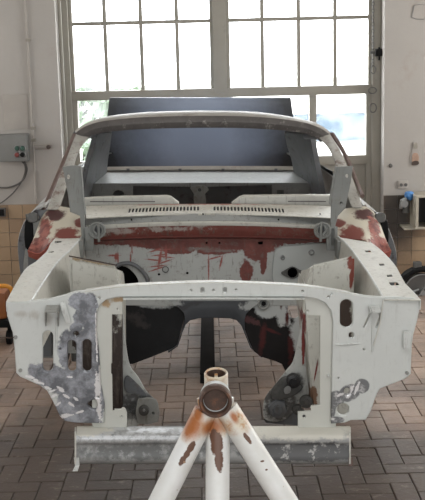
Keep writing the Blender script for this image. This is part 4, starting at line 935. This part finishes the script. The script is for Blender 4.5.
ppart(so, 'plate', boxes(((-.04, -.02, -.03), (.04, 0, .03)), bev=.006), 'stain'); 
for dx in (-.018, .018): ppart(so, 'outlet', tube(bmesh.new(), [(dx, -.018, 0), (dx, -.026, 0)], .013, 12), 'cable')
# wall cabinet with fitting and blue cap
bx, c = wthing('wall_cabinet', 421, 212, WALL_Y - .1, 'open grey metal wall cabinet on a bracket on the tiles', 'cabinet')
M['boxbeige'] = paint('cabinet_beige_grey', (170, 164, 150), .08, .5)
Z0, Z1 = -.09, .135
for nm, lo, hi, mt in (('back', (-.05, .06, Z0), (.2, .09, Z1), 'cable'), ('side', (-.07, -.16, Z0), (-.05, .09, Z1), 'boxbeige'), ('side', (.2, -.16, Z0), (.22, .09, Z1), 'boxbeige'), ('top', (-.07, -.16, Z1), (.22, .09, Z1 + .015), 'boxbeige'), ('bottom', (-.07, -.17, Z0 - .015), (.22, .09, Z0), 'boxbeige'), ('door', (.0, -.175, Z0), (.2, -.162, Z1), 'cable'), ('shelf_bracket', (-.15, -.12, Z0 - .03), (.2, .09, Z0 - .017), 'boxbeige')):
    ppart(bx, nm, boxes((lo, hi), bev=.003), mt)
ppart(bx, 'handle', boxes(((.02, -.19, .0), (.03, -.174, .05)), bev=.003), 'steel')
ft, c = wthing('pipe_fitting', 406, 203, WALL_Y - .09, 'cluster of metal pipe fittings with a blue cap beside the wall cabinet', 'fitting')
bm = bmesh.new(); tube(bm, [(0, 0, -.075), (0, 0, -.03), (.005, 0, .03), (.008, 0, .045)], [.03, .026, .034, .02], 12); ppart(ft, 'body', bm, 'tarnish')
bm = bmesh.new(); tube(bm, [(-.04, -.01, -.04), (-.035, -.02, .02), (0, -.03, .04)], [.016, .018, .014], 10); ppart(ft, 'branch', bm, 'steel')
bm = bmesh.new(); tube(bm, [(.02, 0, .035), (.022, -.01, .06), (.024, -.01, .085), (.024, -.01, .092)], [.03, .038, .034, .02], 14); ppart(ft, 'cap', bm, 'blue')
ppart(ft, 'flange', tube(bmesh.new(), [(-.02, -.045, 0), (-.02, -.035, 0)], .03, 12), 'steel')
# trolley with hose at lower right
tr, c = wthing('hose_reel', 421, 291, 7.6, 'black hose reel on a steel frame by the tiled wall', 'hose reel')
zc = c.z
bm = bmesh.new()
for k in range(3): tube(bm, [Vector((math.cos(t) * (.17 - .002 * k), -.03 + .035 * k, math.sin(t) * (.17 - .002 * k))) for t in [2 * math.pi * i / 36 for i in range(36)]], .02, 8, True)
ppart(tr, 'hose', bm, 'darkhole'); ppart(tr, 'drum', tube(bmesh.new(), [(0, -.03, 0), (0, .05, 0)], .13, 28), 'cable'); ppart(tr, 'rim', tube(bmesh.new(), [Vector((math.cos(t) * .135, -.045, math.sin(t) * .135)) for t in [2 * math.pi * i / 32 for i in range(32)]], .005, 8, True), 'steel')
ppart(tr, 'hub', tube(bmesh.new(), [(0, -.08, 0), (0, .08, 0)], .02, 12), 'steel')
for sx in (-1, 1): ppart(tr, 'frame_leg', tube(bmesh.new(), [(0.03 * sx, -.07, .03), (sx * .16, -.07, -zc + .0)], .009, 8), 'steel')
ppart(tr, 'frame_leg', tube(bmesh.new(), [(.0, .07, .0), (0, .2, -zc)], .009, 8), 'steel')
ppart(tr, 'handle', tube(bmesh.new(), [(-.09, -.075, -.12), (.02, -.085, .07), (.05, -.085, .12)], .007, 8), 'steel')
ppart(tr, 'coupling', boxes(((-.06, -.03, .16), (.0, .03, .225)), bev=.012), 'tarnish')
# orange trolley at the left edge
og, c = wthing('orange_trolley', 4, 300, 6.6, 'orange hand trolley with bent tube handle and black base at the tiled wall', 'trolley')
zc = c.z
ppart(og, 'tank', boxes(((-.22, -.12, -.10), (.035, .12, .075)), bev=.03), 'orange2')
ppart(og, 'hoop', tube(bmesh.new(), catmull([(-.3, -.13, .05), (-.18, -.14, .09), (-.06, -.14, .115), (.04, -.14, .125), (.08, -.14, .10), (.085, -.13, .03), (.08, -.12, -.06)], 4), .014, 10), 'orange')
ppart(og, 'base', boxes(((-.24, -.14, -.15), (.09, .14, -.10)), bev=.01), 'darkhole')
for sx in (-.18, .04):
    for sy in (-.1, .1): ppart(og, 'wheel', tube(bmesh.new(), [(sx - .015, sy, -zc + .045), (sx + .015, sy, -zc + .045)], .045, 16), 'darkhole')
for sx in (-.18, .04): ppart(og, 'axle_bracket', boxes(((sx - .01, -.1, -zc + .04), (sx + .01, .1, -.14)), bev=.003), 'darkhole')
# chain, latch and rings on the right gate jamb
ch = empty('gate_chain', W(373, 30, WY - .09)); tag(ch, 'rusty chain hanging down the painted window frame', 'chain'); c0 = Vector(W(373, 30, WY - .09))
zc0, zc1 = W(372, -8, WY - .09).z - c0.z, W(373, 66, WY - .09).z - c0.z
nl = 22; lk_h = (zc0 - zc1) / nl
for i in range(nl):
    z = zc0 - lk_h * (i + .5); bm = bmesh.new(); a = i % 2
    pts = [Vector(((math.cos(t) * .009 if a else .0), (0 if a else math.cos(t) * .009), z + math.sin(t) * lk_h * .66)) for t in [2 * math.pi * k / 12 for k in range(12)]]
    ppart(ch, 'link', tube(bm, pts, .0028, 6, True), 'cable')
def ringthing(name, px, py, rx, rz, label):
    c = Vector(W(px, py, WY - .085)); o = obj(name, tube(bmesh.new(), [c + Vector((math.cos(t) * rx * PXM, 0, math.sin(t) * rz * PXM)) for t in [2 * math.pi * k / 18 for k in range(18)]], .004, 6, True), M['cable']); tag(o, label, 'ring', 'rings on the window frame')
    return o
ringthing('hook_ring', 373.2, 69.5, 2.4, 4, 'oval steel ring hanging under the chain on the window frame')
ringthing('hook_ring', 372.5, 90.5, 4, 3, 'flat steel ring on the window frame at the transom')
ringthing('hook_ring', 373, 108, 3.4, 4.5, 'round steel ring on the window frame below the transom')
lt = empty('gate_latch', W(379, 52.5, WY - .08)); tag(lt, 'black iron latch on the window jamb beside the chain', 'latch')
ppart(lt, 'body', boxes(((-.028, -.03, -.028), (.028, .03, .028)), bev=.006), 'darkhole'); ppart(lt, 'bolt_bar', tube(bmesh.new(), [(0, -.01, -.06), (0, -.01, .04)], .008, 8), 'darkhole'); ppart(lt, 'keeper', boxes(((-.07, -.012, -.008), (-.02, .0, .012)), bev=.003), 'cable')
